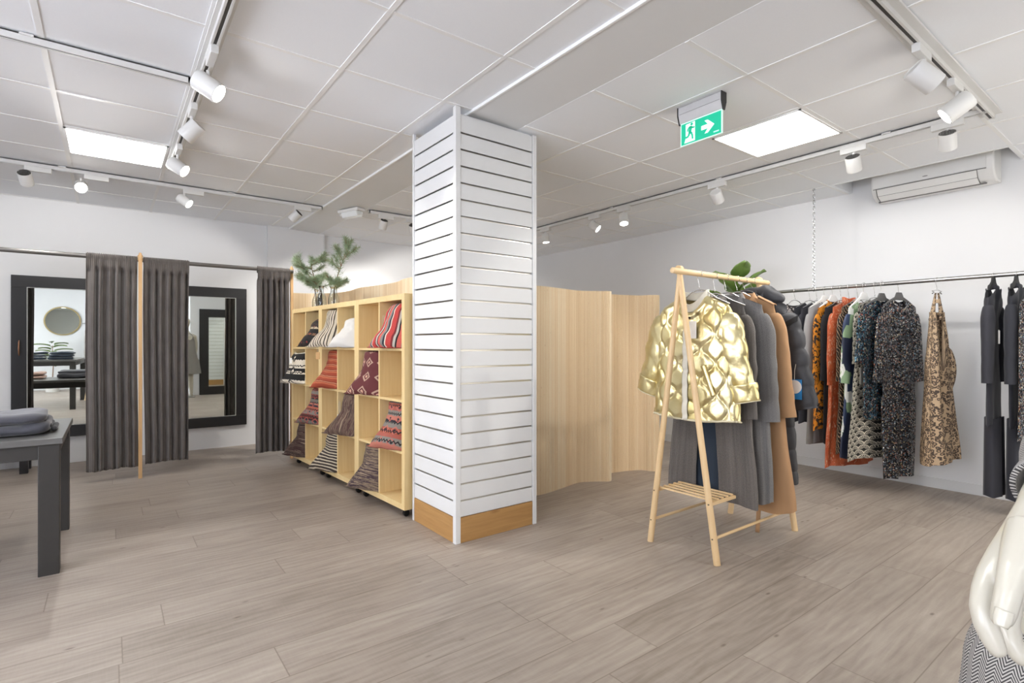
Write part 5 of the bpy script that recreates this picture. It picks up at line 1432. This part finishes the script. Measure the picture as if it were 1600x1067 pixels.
def nail(c, d, up, w, l, par):
    c = L_(*c); d = Vector(d).normalized(); up = Vector(up).normalized(); sd = d.cross(up).normalized(); up = sd.cross(d)
    m = MB()
    def f(u, v):
        a = (2*u-1); q = v
        ww = w*(1-.55*max(0,q-.6)**1.2/.4**1.2*.5)
        return c + sd*(a*ww) + d*(l*(q-.35)) - up*(.0016*a*a*1.6) + up*.0004
    m.surf(f, 10, 10); m.build('nail', SKIN, par, smooth=180, solid=.0006)
nail((.4022,.4397,.9655),(-.35,-.10,-.93),(-.63,-.69,.35),.0062,.014,b)
# coat
HC = MB()
def coat(u, v):
    a = 2*PI*u; c, s = math.cos(a), math.sin(a); z = lerp(.52, 1.42, v)
    hw = interp([(0,.335),(.3,.30),(.42,.245),(.6,.20),(.75,.185),(.93,.15),(1,.08)], v); d = interp([(0,.17),(.5,.13),(.8,.115),(.95,.09),(1,.06)], v)
    f = .012*(1-v)*math.sin(5*a+1)
    return L_(.87+(hw+f)*math.copysign(abs(c)**.85,c), .63+(d+f)*s, z+(.03*(1-abs(c))*sm(.9,1,v)))
HC.surf(coat, 90, 60, True, uvfn=lambda u, v: (u*1.25, v*.9)); HC.build('coat', HERR, mq, smooth=180, solid=.006)
m = MB()
SL = [(.79,.63,1.39,.06),(.745,.62,1.35,.068),(.70,.60,1.25,.060),(.645,.572,1.13,.050),(.582,.546,1.077,.044),(.548,.527,1.055,.040),(.526,.513,1.043,.036)]
def slv(u, v):
    q = v*(len(SL)-1); i = min(int(q), len(SL)-2); f = q-i
    p = Vector(SL[i]).lerp(Vector(SL[i+1]), f) if False else [lerp(SL[i][k], SL[i+1][k], f) for k in range(4)]
    c = L_(*p[:3]); d = (L_(*SL[i+1][:3])-L_(*SL[i][:3])).normalized(); e1 = d.cross(Vector((0,1,0))).normalized(); e2 = d.cross(e1)
    a = 2*PI*u; r = p[3]+.003*math.sin(v*22+2*math.sin(a))
    return c+e1*(r*math.cos(a))+e2*(r*.92*math.sin(a))
m.surf(slv, 40, 40, True, uvfn=lambda u, v: (u*.34, -v*.5)); m.build('coat_sleeve', HERR, mq, smooth=180, solid=.005)
m = MB()
m.surf(lambda u, v: L_(.632+(.05+.02*(1-v)+.006*math.sin(4*PI*u))*math.cos(2*PI*u), .585+.03*math.sin(2*PI*u), lerp(.845,1.12,v)), 36, 24, True, uvfn=lambda u, v: (u*.36, v*.28)); m.build('printed_scarf', CAMO, mq, smooth=180)
m = MB(); m.lathe([(0,0),(.17,0),(.17,.008),(.16,.012),(0,.012)], L_(.87,.63,0), 40, False); m.build('base_plate', STEEL, mq, smooth=40)

# ------------------------------------------------------------------ what the mirrors show: the shop behind the camera
table('display_table','dark grey table with stacks of jeans, seen only in the left mirror',-1.95,-.70,-.75,1.35,.90,.085,.014)
def folded(label, cat, x, y, z, w, d, h, mat, seed, group, rz=0):
    t = thing('folded_garment', label, cat, (x,y,z), 0, group)
    layer(x, y, z, w, d, h, seed, mat=mat, name='folded_layer', par=t, rz=rz); return t
for i, (x, y, q) in enumerate([(-.95,.95,'beside the far table edge'),(-1.0,.45,'in the middle of the table'),(-1.35,.8,'further from the aisle')]):
    for k in range(3):
        folded(f'folded blue jeans {q}, {["lowest","middle","topmost"][k]} of a stack in the mirror', 'jeans', x+.01*k, y-.01*k, 0.9+.048*k, .36, .30, .042, DENIM, i*3+k, 'jeans on the mirrored table')
PINKC = cloth_plain('dusty_pink_knit','#c4a59a',.08)
folded('folded dusty pink knit on the dark table, lower of two, seen in the left mirror','folded knit',-.98,3.95,.705,.30,.38,.045,PINKC,31,'pink knits on the dark table')
folded('folded dusty pink knit on the dark table, upper of two, seen in the left mirror','folded knit',-.97,3.94,.757,.28,.36,.04,PINKC,33,'pink knits on the dark table')
t = thing('round_mirror','round mirror on the far wall, seen in the left mirror','mirror',(-1.42,-4.29,1.78))
M = Matrix.Rotation(-PI/2,4,'X')
m = MB(); m.lathe([(.345,0),(.375,0),(.375,.02),(.345,.02)], (0,0,0), 48, False, M); m.build('frame', plain('thin_brass_frame','#9a8a62',.35,.9), t, smooth=40)
m = MB(); m.lathe([(0,.004),(.347,.004),(.347,.008),(0,.008)], (0,0,0), 48, False, M); m.build('mirror_glass', MIRROR, t)
t = thing('clothes_rail','thin wall rail with dresses on the far wall, seen in the left mirror','clothes rail',(-.6,-4.1,1.72))
m = MB(); m.cyl((-1.0,-3.94,1.72),(-.05,-3.94,1.72),.012,n=14)
for x in (-.98,-.08): m.cyl((x,-3.94,1.72),(x,-4.30,1.72),.01,n=10)
m.build('tube', STEEL, t, world=True, smooth=60)
DOT = cloth_lattice('white_dotted_print','#e8e4dc','#2b2a2a',60,.1)
garment('dress','white dress with black dots on the far wall rail, seen in the left mirror','dress',-.86,-3.94,PI/2+.3,DOT,.5,1.63,seed=71,res=(60,40),dep=.04,deph=.05)
garment('dress','navy dress on the far wall rail, seen in the left mirror','dress',-.70,-3.94,PI/2+.3,NAVY,.55,1.63,seed=72,res=(60,40),dep=.04,deph=.05)
garment('dress','blue denim dress on the far wall rail, seen in the left mirror','dress',-.55,-3.94,PI/2+.3,DENIM,.6,1.63,seed=73,res=(60,40),dep=.04,deph=.05)
rk2 = copy_tree(rk); rk2.location = (-.42,-.15,0); rk2.rotation_euler.z = PI/2-.15; rk2['label'] = 'pale wooden clothes rack behind the camera, seen in the left mirror'
garment('trousers','dark trousers on the wooden rack behind the camera, seen in the left mirror','trousers',-.42,.05,-.15,NAVY,.45,1.5,seed=74,res=(60,40),dep=.04,deph=.05,sh=.16,chest=.18,hemw=.2)
# green plant by the far wall
t = thing('potted_plant','leafy green potted plant at the far wall, seen in the left mirror','plant',(-1.55,-3.6,0))
m = MB(); m.lathe([(0,0),(.13,0),(.16,.30),(.15,.30),(.145,.27),(0,.27)], n=28, caps=False); m.build('pot', plain('white_pot','#d5d2cc',.5), t, smooth=50)
m = MB(); m.tube([(0,0,.27),(.02,0,.7),(0,.02,1.15)], [.012,.01,.006], 8); m.build('stem', BARK, t, smooth=180)
for k in range(20):
    a = k*2.4; z = .6+.6*k/20; m = MB(); M = Matrix.Translation((0,0,z)) @ Matrix.Rotation(a,4,'Z') @ Matrix.Rotation(-.4,4,'Y')
    m.surf(lambda u, v: M @ Vector((.05+.34*v, .055*math.sin(PI*v**.8)*(2*u-1), .03*abs(2*u-1)-.12*v*v)), 6, 10); m.build('leaf', LEAFM, t, smooth=180, solid=.0015)

# ------------------------------------------------------------------ camera, world, colour management
cam = bpy.data.cameras.new('camera'); co = bpy.data.objects.new('camera', cam); COL.objects.link(co)
cam.sensor_width = 36; cam.lens = 832.7/1600*36
cam.shift_x = -(806-800)/1600; cam.shift_y = (537-533.5)/1600
cam.clip_start = .02
co.location = (0,0,CH); co.rotation_euler = (PI/2, 0, -TH)
sc.camera = co
w = bpy.data.worlds.new('world'); sc.world = w; w.use_nodes = True
w.node_tree.nodes['Background'].inputs[0].default_value = (.9,.93,1,1); w.node_tree.nodes['Background'].inputs[1].default_value = .3
sc.view_settings.view_transform = 'Standard'; sc.view_settings.look = 'None'; sc.view_settings.gamma = 1
sc.view_settings.use_curve_mapping = False
sc.view_settings.exposure = 0.0
sc.cycles.max_bounces = 8; sc.cycles.diffuse_bounces = 5; sc.cycles.glossy_bounces = 5; sc.cycles.transmission_bounces = 6
sc.cycles.sample_clamp_indirect = 6
sc.cycles.caustics_reflective = False; sc.cycles.caustics_refractive = False
